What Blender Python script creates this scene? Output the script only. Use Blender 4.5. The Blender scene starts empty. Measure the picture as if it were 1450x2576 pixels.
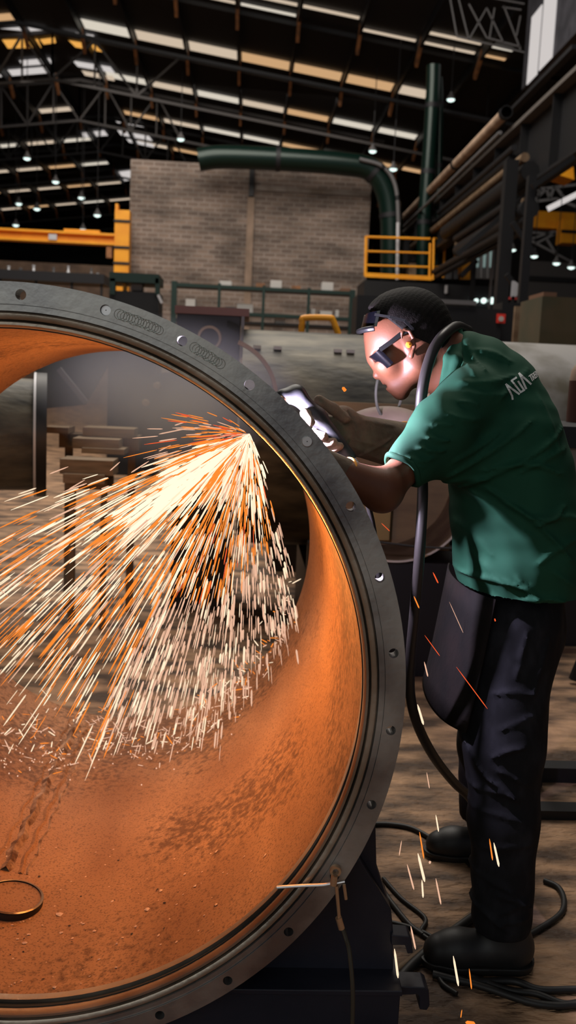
import bpy, bmesh, math, random
import numpy as np
from mathutils import Vector, Matrix
from mathutils.bvhtree import BVHTree
PI = math.pi
random.seed(7); RNG = np.random.default_rng(7)
S = bpy.context.scene
C = S.collection
# ------------------------------------------------------------------ camera
F = 2300.0; H = 1.4
YAW, PITCH, ROLL = math.radians(-2.8385), math.radians(-8.2410), math.radians(2.6)
CAMM = Matrix.Rotation(YAW, 3, 'Z') @ Matrix.Rotation(PI/2 + PITCH, 3, 'X') @ Matrix.Rotation(ROLL, 3, 'Z')
cam_d = bpy.data.cameras.new('camera'); cam = bpy.data.objects.new('camera', cam_d); C.objects.link(cam)
cam.matrix_world = Matrix.Translation((0, 0, H)) @ CAMM.to_4x4()
cam_d.sensor_fit = 'VERTICAL'; cam_d.sensor_height = 36; cam_d.lens = F/2576*36
cam_d.clip_start = .05; cam_d.clip_end = 300
cam_d.dof.use_dof = True; cam_d.dof.focus_distance = 1.95; cam_d.dof.aperture_fstop = 4.5
S.camera = cam
S.view_settings.view_transform = 'Standard'; S.view_settings.look = 'None'
S.view_settings.exposure = 0.0; S.view_settings.gamma = 1
try: S.view_settings.use_curve_mapping = False
except Exception: pass
cy = S.cycles
cy.max_bounces = 5; cy.diffuse_bounces = 3; cy.glossy_bounces = 3; cy.transmission_bounces = 3; cy.volume_bounces = 0
cy.sample_clamp_indirect = 3.0; cy.sample_clamp_direct = 0; cy.caustics_reflective = False; cy.caustics_refractive = False
cy.use_denoising = True
cy.blur_glossy = 0.5
# ------------------------------------------------------------------ world and lights
w = bpy.data.worlds.new('world'); S.world = w; w.use_nodes = True
w.node_tree.nodes['Background'].inputs[0].default_value = (.75, .82, 1.0, 1)
w.node_tree.nodes['Background'].inputs[1].default_value = 0.10
def lamp(name, kind, loc, energy, col, size=.1, aim=None, size_y=None, spec=1.0):
    d = bpy.data.lights.new(name, kind); d.energy = energy; d.color = col; d.specular_factor = spec
    if kind == 'AREA':
        d.size = size
        if size_y: d.shape = 'RECTANGLE'; d.size_y = size_y
    else: d.shadow_soft_size = size
    o = bpy.data.objects.new(name, d); C.objects.link(o); o.location = loc
    if aim is not None: o.rotation_euler = (Vector(aim) - Vector(loc)).to_track_quat('-Z', 'Y').to_euler()
    return o
lamp('roof_daylight_near', 'AREA', (1.2, 5.5, 8.8), 330, (1, .93, .84), 3, (.6, 2.6, 0), 5)
lamp('roof_daylight_mid', 'AREA', (-2, 13, 10.5), 1700, (1, .92, .82), 9, (-1, 16, 0), 10)
lamp('roof_daylight_far', 'AREA', (-2, 32, 10.6), 420, (1, .9, .8), 12, (-2, 36, 0), 14)
lamp('hall_door_daylight', 'AREA', (-2.8, -4.5, 3.6), 85, (.95, 1, .95), 6, (-1.6, 2, 1.8), 3.0)  # added unseen panel behind the camera that brightens the flange
lamp('arc_flash', 'POINT', tuple(CAMM @ Vector(((702-725)/2300.0, -(1046-1288)/2300.0, -1.0)) * 1.99 + Vector((0, 0, 1.4))), 72, (.80, .72, 1.0), .012)
lamp('jet_glow', 'POINT', (-.02, 1.98, 1.17), 7, (1, .36, .08), .05, spec=.3)
lamp('spark_glow', 'POINT', (-.09, 2.28, .96), 25, (1, .40, .08), .14, spec=.25)
lamp('spark_glow_low', 'POINT', (-.40, 2.5, .70), .5, (1, .34, .07), .16, spec=.25)
SMOKE = 5.0
cy.volume_step_rate = 4; cy.volume_max_steps = 64
# ------------------------------------------------------------------ helpers
def ray(px, py): return CAMM @ Vector(((px-725)/F, -(py-1288)/F, -1.0))
def at(px, py, Y):
    d = ray(px, py); k = Y/d.y; return Vector((d.x*k, Y, H + d.z*k))
def atX(px, py, X):
    d = ray(px, py); k = X/d.x; return Vector((X, d.y*k, H + d.z*k))
def atZ(px, py, z=0.0):
    d = ray(px, py); k = (z-H)/d.z; return Vector((d.x*k, d.y*k, z))
RX, RZ, RS = -6.97, 12.64, .135           # roof ridge line and slope
def at_roof(px, py, side=1, drop=0.0):
    d = ray(px, py)                       # z = RZ - RS*side*(x-RX) - drop
    k = (RZ - drop - H + RS*side*RX)/(d.z + RS*side*d.x); return Vector((d.x*k, d.y*k, H + d.z*k))
def tag(o, label=None, cat=None, group=None, kind=None):
    if label: o['label'] = label
    if cat: o['category'] = cat
    if group: o['group'] = group
    if kind: o['kind'] = kind
    return o
def empty(name, loc, label, cat, group=None):
    o = bpy.data.objects.new(name, None); C.objects.link(o); o.location = loc; o.empty_display_size = .05
    return tag(o, label, cat, group)
def link(name, me, parent=None, smooth=False):
    o = bpy.data.objects.new(name, me); C.objects.link(o)
    if smooth:
        me.polygons.foreach_set('use_smooth', [True]*len(me.polygons))
    if parent is not None:
        o.parent = parent; o.matrix_parent_inverse = Matrix.Translation(-wloc(parent))
    return o
def wloc(o):
    v = Vector(o.location)
    while o.parent is not None:
        v = v + o.matrix_parent_inverse.translation + Vector(o.parent.location); o = o.parent
    return v
class MB:
    def __init__(s): s.v = []; s.f = []; s.m = []; s.mi = 0
    def add(s, vs, fs):
        n = len(s.v); s.v += [tuple(v) for v in vs]; s.f += [tuple(i+n for i in f) for f in fs]; s.m += [s.mi]*len(fs); return s
    def box(s, lo, hi, bev=0):
        x0, y0, z0 = lo; x1, y1, z1 = hi
        return s.add([(x0,y0,z0),(x1,y0,z0),(x1,y1,z0),(x0,y1,z0),(x0,y0,z1),(x1,y0,z1),(x1,y1,z1),(x0,y1,z1)],
                     [(0,3,2,1),(4,5,6,7),(0,1,5,4),(1,2,6,5),(2,3,7,6),(3,0,4,7)])
    def beam(s, a, b, wx, wz, up=(0,0,1)):
        a, b = Vector(a), Vector(b); d = (b-a).normalized(); up = Vector(up)
        if abs(d.dot(up)) > .97: up = Vector((0,1,0))
        r = d.cross(up).normalized(); u = r.cross(d)
        vs = []
        for p in (a, b):
            for i, j in ((-1,-1),(1,-1),(1,1),(-1,1)): vs.append(p + r*wx/2*i + u*wz/2*j)
        return s.add(vs, [(0,1,2,3)[::-1],(4,5,6,7),(0,1,5,4),(1,2,6,5),(2,3,7,6),(3,0,4,7)])
    def ibeam(s, a, b, wx, wz, t=.02, up=(0,0,1)):
        a, b = Vector(a), Vector(b); d = (b-a).normalized(); up = Vector(up)
        r = d.cross(up).normalized(); u = r.cross(d)
        s.beam(a+u*(wz/2-t/2), b+u*(wz/2-t/2), wx, t, up); s.beam(a-u*(wz/2-t/2), b-u*(wz/2-t/2), wx, t, up)
        return s.beam(a, b, t, wz-2*t, up)
    def tube(s, pts, r, n=10, cap=True, wob=None):
        pts = [Vector(p) for p in pts]; rs = r if isinstance(r, (list, tuple)) else [r]*len(pts)
        base = len(s.v); prev = None; rings = []
        for i, p in enumerate(pts):
            t = (pts[min(i+1, len(pts)-1)] - pts[max(i-1, 0)]).normalized()
            if prev is None:
                a = Vector((0,0,1)) if abs(t.z) < .9 else Vector((1,0,0)); nn = t.cross(a).normalized()
            else: nn = (prev - t*prev.dot(t)).normalized()
            prev = nn; bb = t.cross(nn)
            rings.append([p + (nn*math.cos(2*PI*k/n) + bb*math.sin(2*PI*k/n))*rs[i] for k in range(n)])
        vs = [v for rg in rings for v in rg]; fs = []
        for i in range(len(pts)-1):
            for k in range(n): fs.append((i*n+k, i*n+(k+1)%n, (i+1)*n+(k+1)%n, (i+1)*n+k))
        if cap: fs.append(tuple(range(n))[::-1]); fs.append(tuple((len(pts)-1)*n+k for k in range(n)))
        return s.add(vs, fs)
    def lathe(s, c, axis, prof, n=64, closed=False, a0=0, a1=2*PI):
        """prof = list of (radius, distance along axis)"""
        ax = Vector(axis).normalized(); q = Vector((0,0,1)) if abs(ax.z) < .9 else Vector((1,0,0))
        e1 = ax.cross(q).normalized(); e2 = ax.cross(e1); c = Vector(c); full = abs(a1-a0-2*PI) < 1e-6
        m = n if full else n+1; vs = []; fs = []
        for k in range(m):
            an = a0 + (a1-a0)*k/n; dr = e1*math.cos(an) + e2*math.sin(an)
            for (r, h) in prof: vs.append(c + dr*r + ax*h)
        L = len(prof); seg = L if closed else L-1
        for k in range(n):
            k2 = (k+1) % m
            for j in range(seg):
                j2 = (j+1) % L; fs.append((k*L+j, k*L+j2, k2*L+j2, k2*L+j))
        return s.add(vs, fs)
    def prism(s, poly, off):
        n = len(poly); off = Vector(off); vs = [Vector(p) for p in poly] + [Vector(p)+off for p in poly]
        return s.add(vs, [tuple(range(n)), tuple(range(n, 2*n))[::-1]] + [(i, i+n, (i+1) % n + n, (i+1) % n) for i in range(n)])
    def mesh(s, name, mats):
        me = bpy.data.meshes.new(name); me.from_pydata([tuple(v) for v in s.v], [], s.f)
        for m in (mats if isinstance(mats, (list, tuple)) else [mats]): me.materials.append(m)
        if any(s.m): me.polygons.foreach_set('material_index', s.m)
        bm = bmesh.new(); bm.from_mesh(me); bmesh.ops.recalc_face_normals(bm, faces=bm.faces); bm.to_mesh(me); bm.free()
        return me
    def build(s, name, mats, parent=None, smooth=False, bev=0):
        o = link(name, s.mesh(name, mats), parent, smooth)
        if bev:
            m = o.modifiers.new('bevel', 'BEVEL'); m.width = bev; m.segments = 2; m.limit_method = 'ANGLE'
        if smooth: auto(o)
        return o
def auto(o, ang=40):
    me = o.data; bm = bmesh.new(); bm.from_mesh(me)
    for e in bm.edges:
        if len(e.link_faces) == 2 and e.calc_face_angle(0) > math.radians(ang): e.smooth = False
    bm.to_mesh(me); bm.free()
def curve(pts, n=8):
    pts = [Vector(p) for p in pts]; out = []
    P = [pts[0]*2-pts[1]] + pts + [pts[-1]*2-pts[-2]]
    for i in range(1, len(P)-2):
        for k in range(n):
            t = k/n; a, b, c, d = P[i-1], P[i], P[i+1], P[i+2]
            out.append(.5*((2*b) + (c-a)*t + (2*a-5*b+4*c-d)*t*t + (3*b-a-3*c+d)*t**3))
    return out + [pts[-1]]
# ------------------------------------------------------------------ materials
def mat(name, col, rough=.6, metal=0, col2=None, scale=8, detail=4, bump=0, stretch=None, lo=.35, hi=.65, bscale=None, bdist=.01, spec=None, rough2=None):
    m = bpy.data.materials.new(name); m.use_nodes = True; nt = m.node_tree; N = nt.nodes; L = nt.links
    b = N['Principled BSDF']; b.inputs['Base Color'].default_value = (*col, 1); b.inputs['Roughness'].default_value = rough; b.inputs['Metallic'].default_value = metal
    if spec is not None: b.inputs['Specular IOR Level'].default_value = spec
    if col2 or bump or rough2 is not None:
        tc = N.new('ShaderNodeTexCoord'); mp = N.new('ShaderNodeMapping'); L.new(tc.outputs['Object'], mp.inputs[0])
        if stretch: mp.inputs['Scale'].default_value = stretch
        nz = N.new('ShaderNodeTexNoise'); nz.inputs['Scale'].default_value = scale; nz.inputs['Detail'].default_value = detail; L.new(mp.outputs[0], nz.inputs['Vector'])
        rp = N.new('ShaderNodeMapRange'); rp.inputs[1].default_value = lo; rp.inputs[2].default_value = hi; L.new(nz.outputs[0], rp.inputs[0])
        if col2:
            mx = N.new('ShaderNodeMix'); mx.data_type = 'RGBA'; mx.inputs[6].default_value = (*col, 1); mx.inputs[7].default_value = (*col2, 1)
            L.new(rp.outputs[0], mx.inputs[0]); L.new(mx.outputs[2], b.inputs['Base Color'])
        if rough2 is not None:
            rr = N.new('ShaderNodeMapRange'); rr.inputs[3].default_value = rough; rr.inputs[4].default_value = rough2; L.new(rp.outputs[0], rr.inputs[0]); L.new(rr.outputs[0], b.inputs['Roughness'])
        if bump:
            nb = N.new('ShaderNodeTexNoise'); nb.inputs['Scale'].default_value = bscale or scale*3; nb.inputs['Detail'].default_value = 3; L.new(mp.outputs[0], nb.inputs['Vector'])
            bp = N.new('ShaderNodeBump'); bp.inputs['Strength'].default_value = bump; bp.inputs['Distance'].default_value = bdist; L.new(nb.outputs[0], bp.inputs['Height']); L.new(bp.outputs[0], b.inputs['Normal'])
    return m
def glow(name, col, k, sample=False):
    m = bpy.data.materials.new(name); m.use_nodes = True; nt = m.node_tree; nt.nodes.clear()
    e = nt.nodes.new('ShaderNodeEmission'); e.inputs[0].default_value = (*col, 1); e.inputs[1].default_value = k
    o = nt.nodes.new('ShaderNodeOutputMaterial'); nt.links.new(e.outputs[0], o.inputs[0])
    try: m.cycles.emission_sampling = 'AUTO' if sample else 'NONE'
    except Exception: pass
    return m
M = {}
M['floor'] = mat('floor', (.07, .038, .021), .7, 0, (.48, .28, .155), 3.2, 12, .8, (1, 2.4, 1), .40, .64, 18, .03)
M['roof'] = mat('roof', (.03, .03, .033), .85)
M['dark'] = mat('dark_steel', (.012, .012, .015), .55, .2)
M['black'] = mat('black_steel', (.006, .006, .0075), .5, .1)
M['grey'] = mat('grey_steel', (.15, .145, .15), .55, .3)
M['rustprimer'] = mat('rust_primer', (.42, .17, .06), .7, 0, (.2, .09, .04), 5)
M['pale'] = mat('pale_steel', (.55, .55, .58), .5, .2)
M['yellow'] = mat('crane_yellow', (.95, .40, .012), .5, 0, (.85, .32, .01), 3)
M['green'] = mat('duct_green', (.004, .018, .013), .3, .3)
M['rack'] = mat('rack_green', (.01, .03, .025), .5, .2)
M['box'] = mat('box_white', (.5, .48, .46), .7)
M['boxbrown'] = mat('box_brown', (.16, .075, .04), .7)
M['beige'] = mat('beige_lagging', (.50, .36, .26), .7, 0, (.3, .2, .14), 3)
M['bigpipe'] = mat('scaled_steel', (.028, .027, .024), .55, .35, (.13, .115, .085), 3.2, 9, .4, (1, 3, 3))
M['primer'] = mat('pale_primer', (.26, .25, .24), .6, .1, (.07, .058, .035), 2.4, 7, .15, None, .45, .66)  # pale grey broken up by random brown patches
M['rust'] = mat('rust_brown', (.13, .075, .04), .75, .1, (.22, .15, .09), 7, 5, .3)
M['wood'] = mat('timber', (.30, .20, .12), .8, 0, (.18, .12, .07), 6, 3, .2, (1, 8, 8))
M['olive'] = mat('olive_cloth', (.05, .045, .02), .8, 0, (.08, .055, .025), 3)
M['navy'] = mat('navy_paint', (.012, .013, .024), .5, .1, (.02, .02, .032), 6, 4, .15)
M['rubber'] = mat('black_rubber', (.014, .012, .011), .55)
M['hose'] = mat('hose_rubber', (.030, .026, .024), .42)
M['brass'] = mat('brass', (.62, .42, .26), .35, .7)
M['rod'] = mat('bright_rod', (.75, .72, .72), .35, .5)
# ================================================================== SETTING
def struct(name, mb, m, smooth=False): o = mb.build(name, m, None, smooth); o['kind'] = 'structure'; return o
struct('floor', MB().box((-25, -8, -.1), (14, 78, 0)), M['floor'])
def brickmat():
    m = bpy.data.materials.new('old_brick'); m.use_nodes = True; nt = m.node_tree; N = nt.nodes; L = nt.links; b = N['Principled BSDF']
    tc = N.new('ShaderNodeTexCoord'); mp = N.new('ShaderNodeMapping'); mp.inputs['Rotation'].default_value = (PI/2, 0, 0)
    L.new(tc.outputs['Object'], mp.inputs[0])
    br = N.new('ShaderNodeTexBrick'); L.new(mp.outputs[0], br.inputs[0]); br.inputs['Scale'].default_value = 1.0
    br.inputs['Brick Width'].default_value = .26; br.inputs['Row Height'].default_value = .105; br.inputs['Mortar Size'].default_value = .014
    br.inputs['Color1'].default_value = (.20, .145, .115, 1); br.inputs['Color2'].default_value = (.13, .095, .078, 1); br.inputs['Mortar'].default_value = (.23, .19, .165, 1)
    nz = N.new('ShaderNodeTexNoise'); nz.inputs['Scale'].default_value = .9; nz.inputs['Detail'].default_value = 6; m2 = N.new('ShaderNodeMapping'); m2.inputs['Scale'].default_value = (1, 1, 3)
    L.new(tc.outputs['Object'], m2.inputs[0]); L.new(m2.outputs[0], nz.inputs[0])
    rp = N.new('ShaderNodeMapRange'); rp.inputs[1].default_value = .35; rp.inputs[2].default_value = .7; rp.inputs[3].default_value = .55; rp.inputs[4].default_value = 1.5; L.new(nz.outputs[0], rp.inputs[0])
    mx = N.new('ShaderNodeMix'); mx.data_type = 'RGBA'; mx.blend_type = 'MULTIPLY'; mx.inputs[0].default_value = 1; L.new(br.outputs[0], mx.inputs[6]); L.new(rp.outputs[0], mx.inputs[7])
    L.new(mx.outputs[2], b.inputs['Base Color']); b.inputs['Roughness'].default_value = .85
    return m
M['brick'] = brickmat()
# brick block standing in the hall
bx0, bx1, by = at(326, 560, 22).x, at(930, 560, 22).x, 22.0
ztop = at(632, 417, 22).z
struct('wall_brick_block', MB().box((bx0, by, 0), (bx1, by+5, ztop)), M['brick'])
pil = at(630, 560, 22).x
struct('trim_1', MB().box((pil-.08, by-.06, 0), (pil+.08, by-.002, at(630, 497, 22).z)), mat('pilaster', (.30, .21, .155), .8, 0, (.2, .14, .1), 3))
struct('trim_2', MB().box((pil-.06, by-.10, at(630, 495, 22).z), (pil+.05, by-.002, ztop-.02)), M['black'])
zb = at(900, 487, 22).z
struct('trim_3', MB().box((pil+.1, by-.03, zb-.05), (bx1-.02, by-.002, zb+.06)), mat('mortar_band', (.30, .26, .23), .8, 0, (.17, .13, .10), 2.5))
# outer shell
struct('wall_back', MB().box((-25, 76, 0), (14, 76.3, 14)), M['roof'])
struct('wall_left', MB().box((-25.3, -4, 0), (-25, 76, 14)), M['roof'])
mb = MB()
xe, xw = 14.0, -25.0
ze = RZ - RS*(xe-RX); zw = RZ + RS*(xw-RX)
for (xa, za, xb, zb2) in ((RX, RZ, xe, ze), (RX, RZ, xw, zw)):
    mb.add([(xa, -4, za+.05), (xb, -4, zb2+.05), (xb, 76, zb2+.05), (xa, 76, za+.05), (xa, -4, za+.15), (xb, -4, zb2+.15), (xb, 76, zb2+.15), (xa, 76, za+.15)],
           [(0,1,2,3), (4,5,6,7), (0,1,5,4), (1,2,6,5), (2,3,7,6), (3,0,4,7)])
struct('ceiling', mb, M['roof'])
# far left panelled wall under the crane
struct('wall_far_left', MB().box((-16, 40, 0), (-3.2, 40.2, 5.8)), mat('brown_sheeting', (.30, .20, .14), .8, 0, (.18, .12, .09), 2))
# translucent roof strips, bay by bay
E_day = glow('skylight_day', (1, .80, .60), .62, True); E_warm = glow('skylight_warm', (1, .60, .30), .60, True); E_pale = glow('skylight_pale', (.95, .86, .72), .72, True); E_wht = glow('skylight_white', (1, .93, .90), .62, True); E_amb = glow('skylight_amber', (1, .48, .10), .85, True)
K0 = (RZ-H + RS*RX)
Ys = [K0*(2.597+.485*n) for n in range(8)]
win_n = [0]
def strip(Y, wy, side, xr, m, pitch=1.72, gap=.16, skip=0.06):
    win_n[0] += 1; mb = MB(); x = xr[0]
    while x < xr[1]-.2:
        x2 = min(x+pitch-gap, xr[1])
        if random.random() > skip:
            z = lambda xx: RZ - RS*side*(xx-RX) - .02
            mb.mi = random.choice([0, 0, 1, 2]) if m is E_day else 0
            mb.add([(x, Y-wy/2, z(x)), (x2, Y-wy/2, z(x2)), (x2, Y+wy/2, z(x2)), (x, Y+wy/2, z(x))], [(0,1,2,3)])
        x += pitch
    o = link('window_%d' % win_n[0], mb.mesh('roof_strip', [m, E_warm, E_pale] if m is E_day else m)); o['kind'] = 'structure'
widths = [.22, .85, .7, .6, .55, .55, .5, .5]
for i, Y in enumerate(Ys):
    xr1 = min(.262*Y, 11) if i == 0 else (.172*Y+.1 if i < 4 else -2.0)
    strip(Y, widths[i], 1, (RX+1.2 + (0 if i != 1 else 0), xr1), E_day)
    if i == 0: strip(Y+.75, .2, 1, (RX+1.2, xr1), E_day)
    strip(Y, widths[i], -1, (RX-11, RX-1.0), E_day if i != 2 else E_wht)
# ridge panels seen between the trusses (pixel corner quads laid on the roof plane)
def rpanel(q, m, side=1):
    win_n[0] += 1; o = link('window_%d' % win_n[0], MB().add([at_roof(x, y, side, .03) for x, y in q], [(0,1,2,3)]).mesh('ridge_panel', m)); o['kind'] = 'structure'
for q, m, s in [(((0,72),(78,66),(112,72),(118,84)), E_wht, -1), (((5,100),(95,98),(104,120),(20,122)), E_amb, -1), (((100,99),(138,94),(141,108),(110,112)), E_amb, -1),
                (((155,77),(235,88),(243,101),(168,90)), E_wht, 1), (((172,101),(240,113),(258,131),(190,119)), E_amb, 1),
                (((182,152),(278,168),(290,184),(196,168)), E_wht, 1), (((205,177),(285,192),(289,204),(214,190)), E_day, 1),
                (((48,152),(125,146),(132,160),(56,166)), E_wht, -1), (((295,327),(375,342),(384,355),(304,340)), E_wht, 1), (((318,349),(385,362),(390,372),(325,358)), E_wht, 1),
                (((205,334),(262,328),(272,341),(210,346)), E_wht, -1), (((288,302),(355,313),(362,320),(296,309)), E_wht, 1), (((298,432),(332,428),(334,452),(310,456)), E_wht, -1)]:
    rpanel(q, m, s)
M['trussg'] = mat('truss_grey', (.07, .065, .065), .6)
# purlins along the hall and a truss at every bay
tn = 10
xs = [RX+1.2-.08 + 1.72*k for k in range(0, 11)] + [RX-11-.08+1.72*k for k in range(0, 7)]
for x in xs:
    s_ = 1 if x > RX else -1; z = RZ - RS*s_*(x-RX)
    struct('trim_%d' % tn, MB().beam((x, 21, z-.20), (x, 74, z-.20), .07, .30), M['rustprimer'] if False else M['dark']); tn += 1
for Y in Ys:      # added rust-coloured stubs standing in for purlin sides lit by the strips
    for x in xs:
        s_ = 1 if x > RX else -1; z = RZ - RS*s_*(x-RX)
        if (.19*Y if Y > 27 else .26*Y) > x > -.30*Y:
            struct('trim_%d' % tn, MB().beam((x, Y+.1, z-.15), (x, Y+.9, z-.62), .09, .16), M['rustprimer']); tn += 1
for i, Y in enumerate(Ys):
    mb = MB(); Yt = Y+1.1; D = 1.5
    zt = lambda x: RZ - RS*abs(x-RX) - .12
    for sd in (1, -1):
        xe2 = RX + sd*(17 if sd > 0 and i < 2 else 12)
        mb.beam((RX, Yt, zt(RX)), (xe2, Yt, zt(xe2)), .08, .12); mb.beam((RX, Yt, zt(RX)-D), (xe2, Yt, zt(xe2)-D), .08, .09)
        n = 12
        for k in range(n):
            xa = RX + (xe2-RX)*k/n; xb = RX + (xe2-RX)*(k+1)/n
            if abs(xa-RX) < 4 and i in (1, 2, 3):
                mb.beam((xa, Yt, zt(xa)-D), (xa, Yt, zt(xa)), .06, .06)
                a, b = (xa, xb) if k % 2 else (xb, xa); mb.beam((a, Yt, zt(a)), (b, Yt, zt(b)-D), .06, .07)
    struct('trim_%d' % tn, mb, M['trussg'] if i in (1, 2) else M['dark']); tn += 1
# high windows and grey wall on the right
WX = 6.2
def wq(px, py, dx=0): return atX(px, py, WX+dx)
mb = MB(); yA, yB = 12.0, 22.6
zlo = wq(1338, 200).z
mb.box((WX, yA, zlo), (WX+.25, yB, 13)); struct('wall_right_upper', mb, mat('grey_sheeting', (.12, .12, .145), .7, 0, (.07, .07, .085), 3))
for (xa, xb, yt, yb_) in ((1337, 1360, 35, 192), (1365, 1395, -30, 156)):
    ya = atX(xb, 100, WX).y; yb2 = atX(xa, 100, WX).y
    win_n[0] += 1; z1 = wq((xa+xb)/2, yt).z; z0 = wq((xa+xb)/2, yb_).z
    o = link('window_%d' % win_n[0], MB().box((WX-.03, ya, z0), (WX-.005, yb2, z1)).mesh('w', E_wht)); o['kind'] = 'structure'
struct('wall_right', MB().box((13.7, -4, 0), (14, 76, 12)), M['roof'])
# ================================================================== BACKGROUND THINGS
def thing(name, mb, m, label, cat, group=None, smooth=False, bev=0): return tag(mb.build(name, m, None, smooth, bev), label, cat, group)
def P(*a): return at(*a)
# --- high-bay lamps
E_lamp = glow('lamp_glow', (.80, 1, .93), 1.6, False)
lamps = [(455,350,9.6,.24,'white high-bay lamp beneath the roof strips, nearest left of the brick block'), (68,398,9.0,.2,'dim high-bay lamp at the far left under the roof'),
 (140,457,8.6,.17,'green-tinged high-bay lamp between two left roof strips'), (205,497,8.4,.17,'high-bay lamp above the second row of left lamps'),
 (93,525,8.2,.17,'bright high-bay lamp on a short stem left of the crane column'), (47,512,8.4,.17,'pale high-bay lamp furthest left in the upper pair'),
 (245,541,7.2,.17,'greenish high-bay lamp just left of the yellow column'), (40,566,7.3,.14,'flat pale lamp just above the left end of the yellow beam'),
 (209,577,7.0,.14,'small lamp touching the top of the yellow beam'), (938,380,8.6,.24,'bright lamp with a yellow rim above the brick block’s right corner'),
 (1135,250,9.4,.2,'twin-looking lamp right of the green riser duct'), (990,425,7.6,.2,'white lamp above the duct elbow'),
 (1203,594,6.2,.2,'leftmost of the three lamps seen through the stair steelwork'), (1230,604,6.2,.22,'middle of the three lamps seen through the stair steelwork'),
 (1247,609,6.2,.24,'rightmost of the three lamps seen through the stair steelwork'), (1345,644,5.5,.2,'white lamp in the next bay, left of three in a row'),
 (1401,662,5.4,.22,'white lamp in the next bay, middle of three in a row'), (1438,672,5.3,.22,'white lamp in the next bay by the photo’s right edge'), (1291,628,6,.12,'tiny lamp between the two dark columns')]
shell = M['grey']
for (px, py, z, r, lab) in lamps:
    p = atZ(px, py, z)
    if p.y > 60 or p.y < 0: p = at(px, py, 50)
    r = min(r, 5.5*p.y/F*1.0+.06)
    e = empty('high_bay_lamp', p, lab, 'lamp', None)
    MB().lathe(p, (0,0,1), [(r*1.0, 0), (r*.85, r*.5), (r*.35, r*1.1), (r*.3, r*1.6), (.001, r*1.6)], 14).build('shade', shell, e, True)
    MB().lathe(p + Vector((0,0,-r*.35)), (0,0,1), [(.001, -r*.25), (r*.7, 0), (r*.9, r*.3), (.001, r*.34)], 12).build('bulb', E_lamp, e)
    MB().tube([p + Vector((0,0,r*1.5)), Vector((p.x, p.y, RZ - RS*abs(p.x-RX) + .02))], .015, 5).build('stem', M['dark'], e)
# --- yellow jib crane on the left
Yc = 21.4
ck = empty('jib_crane', (at(305, 600, Yc).x, Yc, 0), 'yellow crane with a long beam and column left of the brick block', 'crane')
xl, xr = at(288, 600, Yc).x, at(325, 600, Yc).x; zt_ = at(306, 528, Yc).z
MB().box((xl, Yc, 0), (xr, Yc+.35, zt_)).build('column', M['yellow'], ck)
MB().box((xl, Yc+.05, zt_), (xl+.06, Yc+.3, zt_+.14)).build('column_lug', M['yellow'], ck)
for py in (556, 622, 662):
    z = at(306, py, Yc).z; MB().box((xl-.02, Yc-.03, z-.025), (xr+.02, Yc+.01, z+.025)).build('column_band', M['black'], ck)
zb_, zt2 = at(285, 617, Yc).z, at(285, 588, Yc).z
xL = at(-60, 590, Yc).x
MB().ibeam((xL, Yc+.12, (zb_+zt2)/2), (xl, Yc+.12, (zb_+zt2)/2), .3, zt2-zb_, .05).build('beam', M['yellow'], ck)
MB().box((at(160,580,Yc).x, Yc+.02, zt2), (at(250,580,Yc).x, Yc+.25, zt2+.06)).build('beam_plate', M['yellow'], ck)
p = at(134, 597, Yc); MB().box((p.x-.09, Yc-.06, p.z-.06), (p.x+.09, Yc-.03, p.z+.06)).build('name_plate', M['pale'], ck)
p = at(274, 632, Yc); MB().box((p.x-.06, Yc+.02, p.z-.14), (p.x+.06, Yc+.2, p.z+.14)).build('end_stop', M['rustprimer'], ck)
# --- dark machine below the crane column, with bits on top
Ym = 12.5
e = empty('dark_machine', (at(335, 740, Ym).x, Ym, 0), 'dark green-black machine frame left of the rack below the yellow column', 'machine')
def pbox(x0, y0, x1, y1, Y, d): a, b = at(x0, y1, Y), at(x1, y0, Y); return MB().box((a.x, Y, a.z), (b.x, Y+d, b.z))
def gbox(x0, y0, x1, Y, d): a, b = at(x0, y0, Y), at(x1, y0, Y); return MB().box((a.x, Y, 0), (b.x, Y+d, a.z))
pbox(275, 690, 400, 707, Ym, .7).build('top_rail', M['rack'], e)
gbox(275, 730, 400, Ym+.05, .6).build('body', M['black'], e)
pbox(390, 700, 402, 740, Ym, .1).build('post', M['rack'], e); pbox(276, 700, 290, 740, Ym, .1).build('post', M['rack'], e)
thing('yellow_block', pbox(309, 710, 318, 731, Ym+.25, .12), M['yellow'], 'small yellow block on the dark machine frame', 'block')
thing('tool_case', pbox(330, 711, 358, 730, Ym+.2, .2), mat('case_grey', (.3, .25, .22), .6), 'pale grey tool case on the dark machine frame', 'case')
p0, p1 = at(398, 742, Ym-.1), at(408, 763, Ym-.1); thing('steel_offcut', MB().beam(p0, p1, .05, .03), M['pale'], 'short pale steel offcut leaning at the dark machine frame', 'steel bar')
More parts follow.
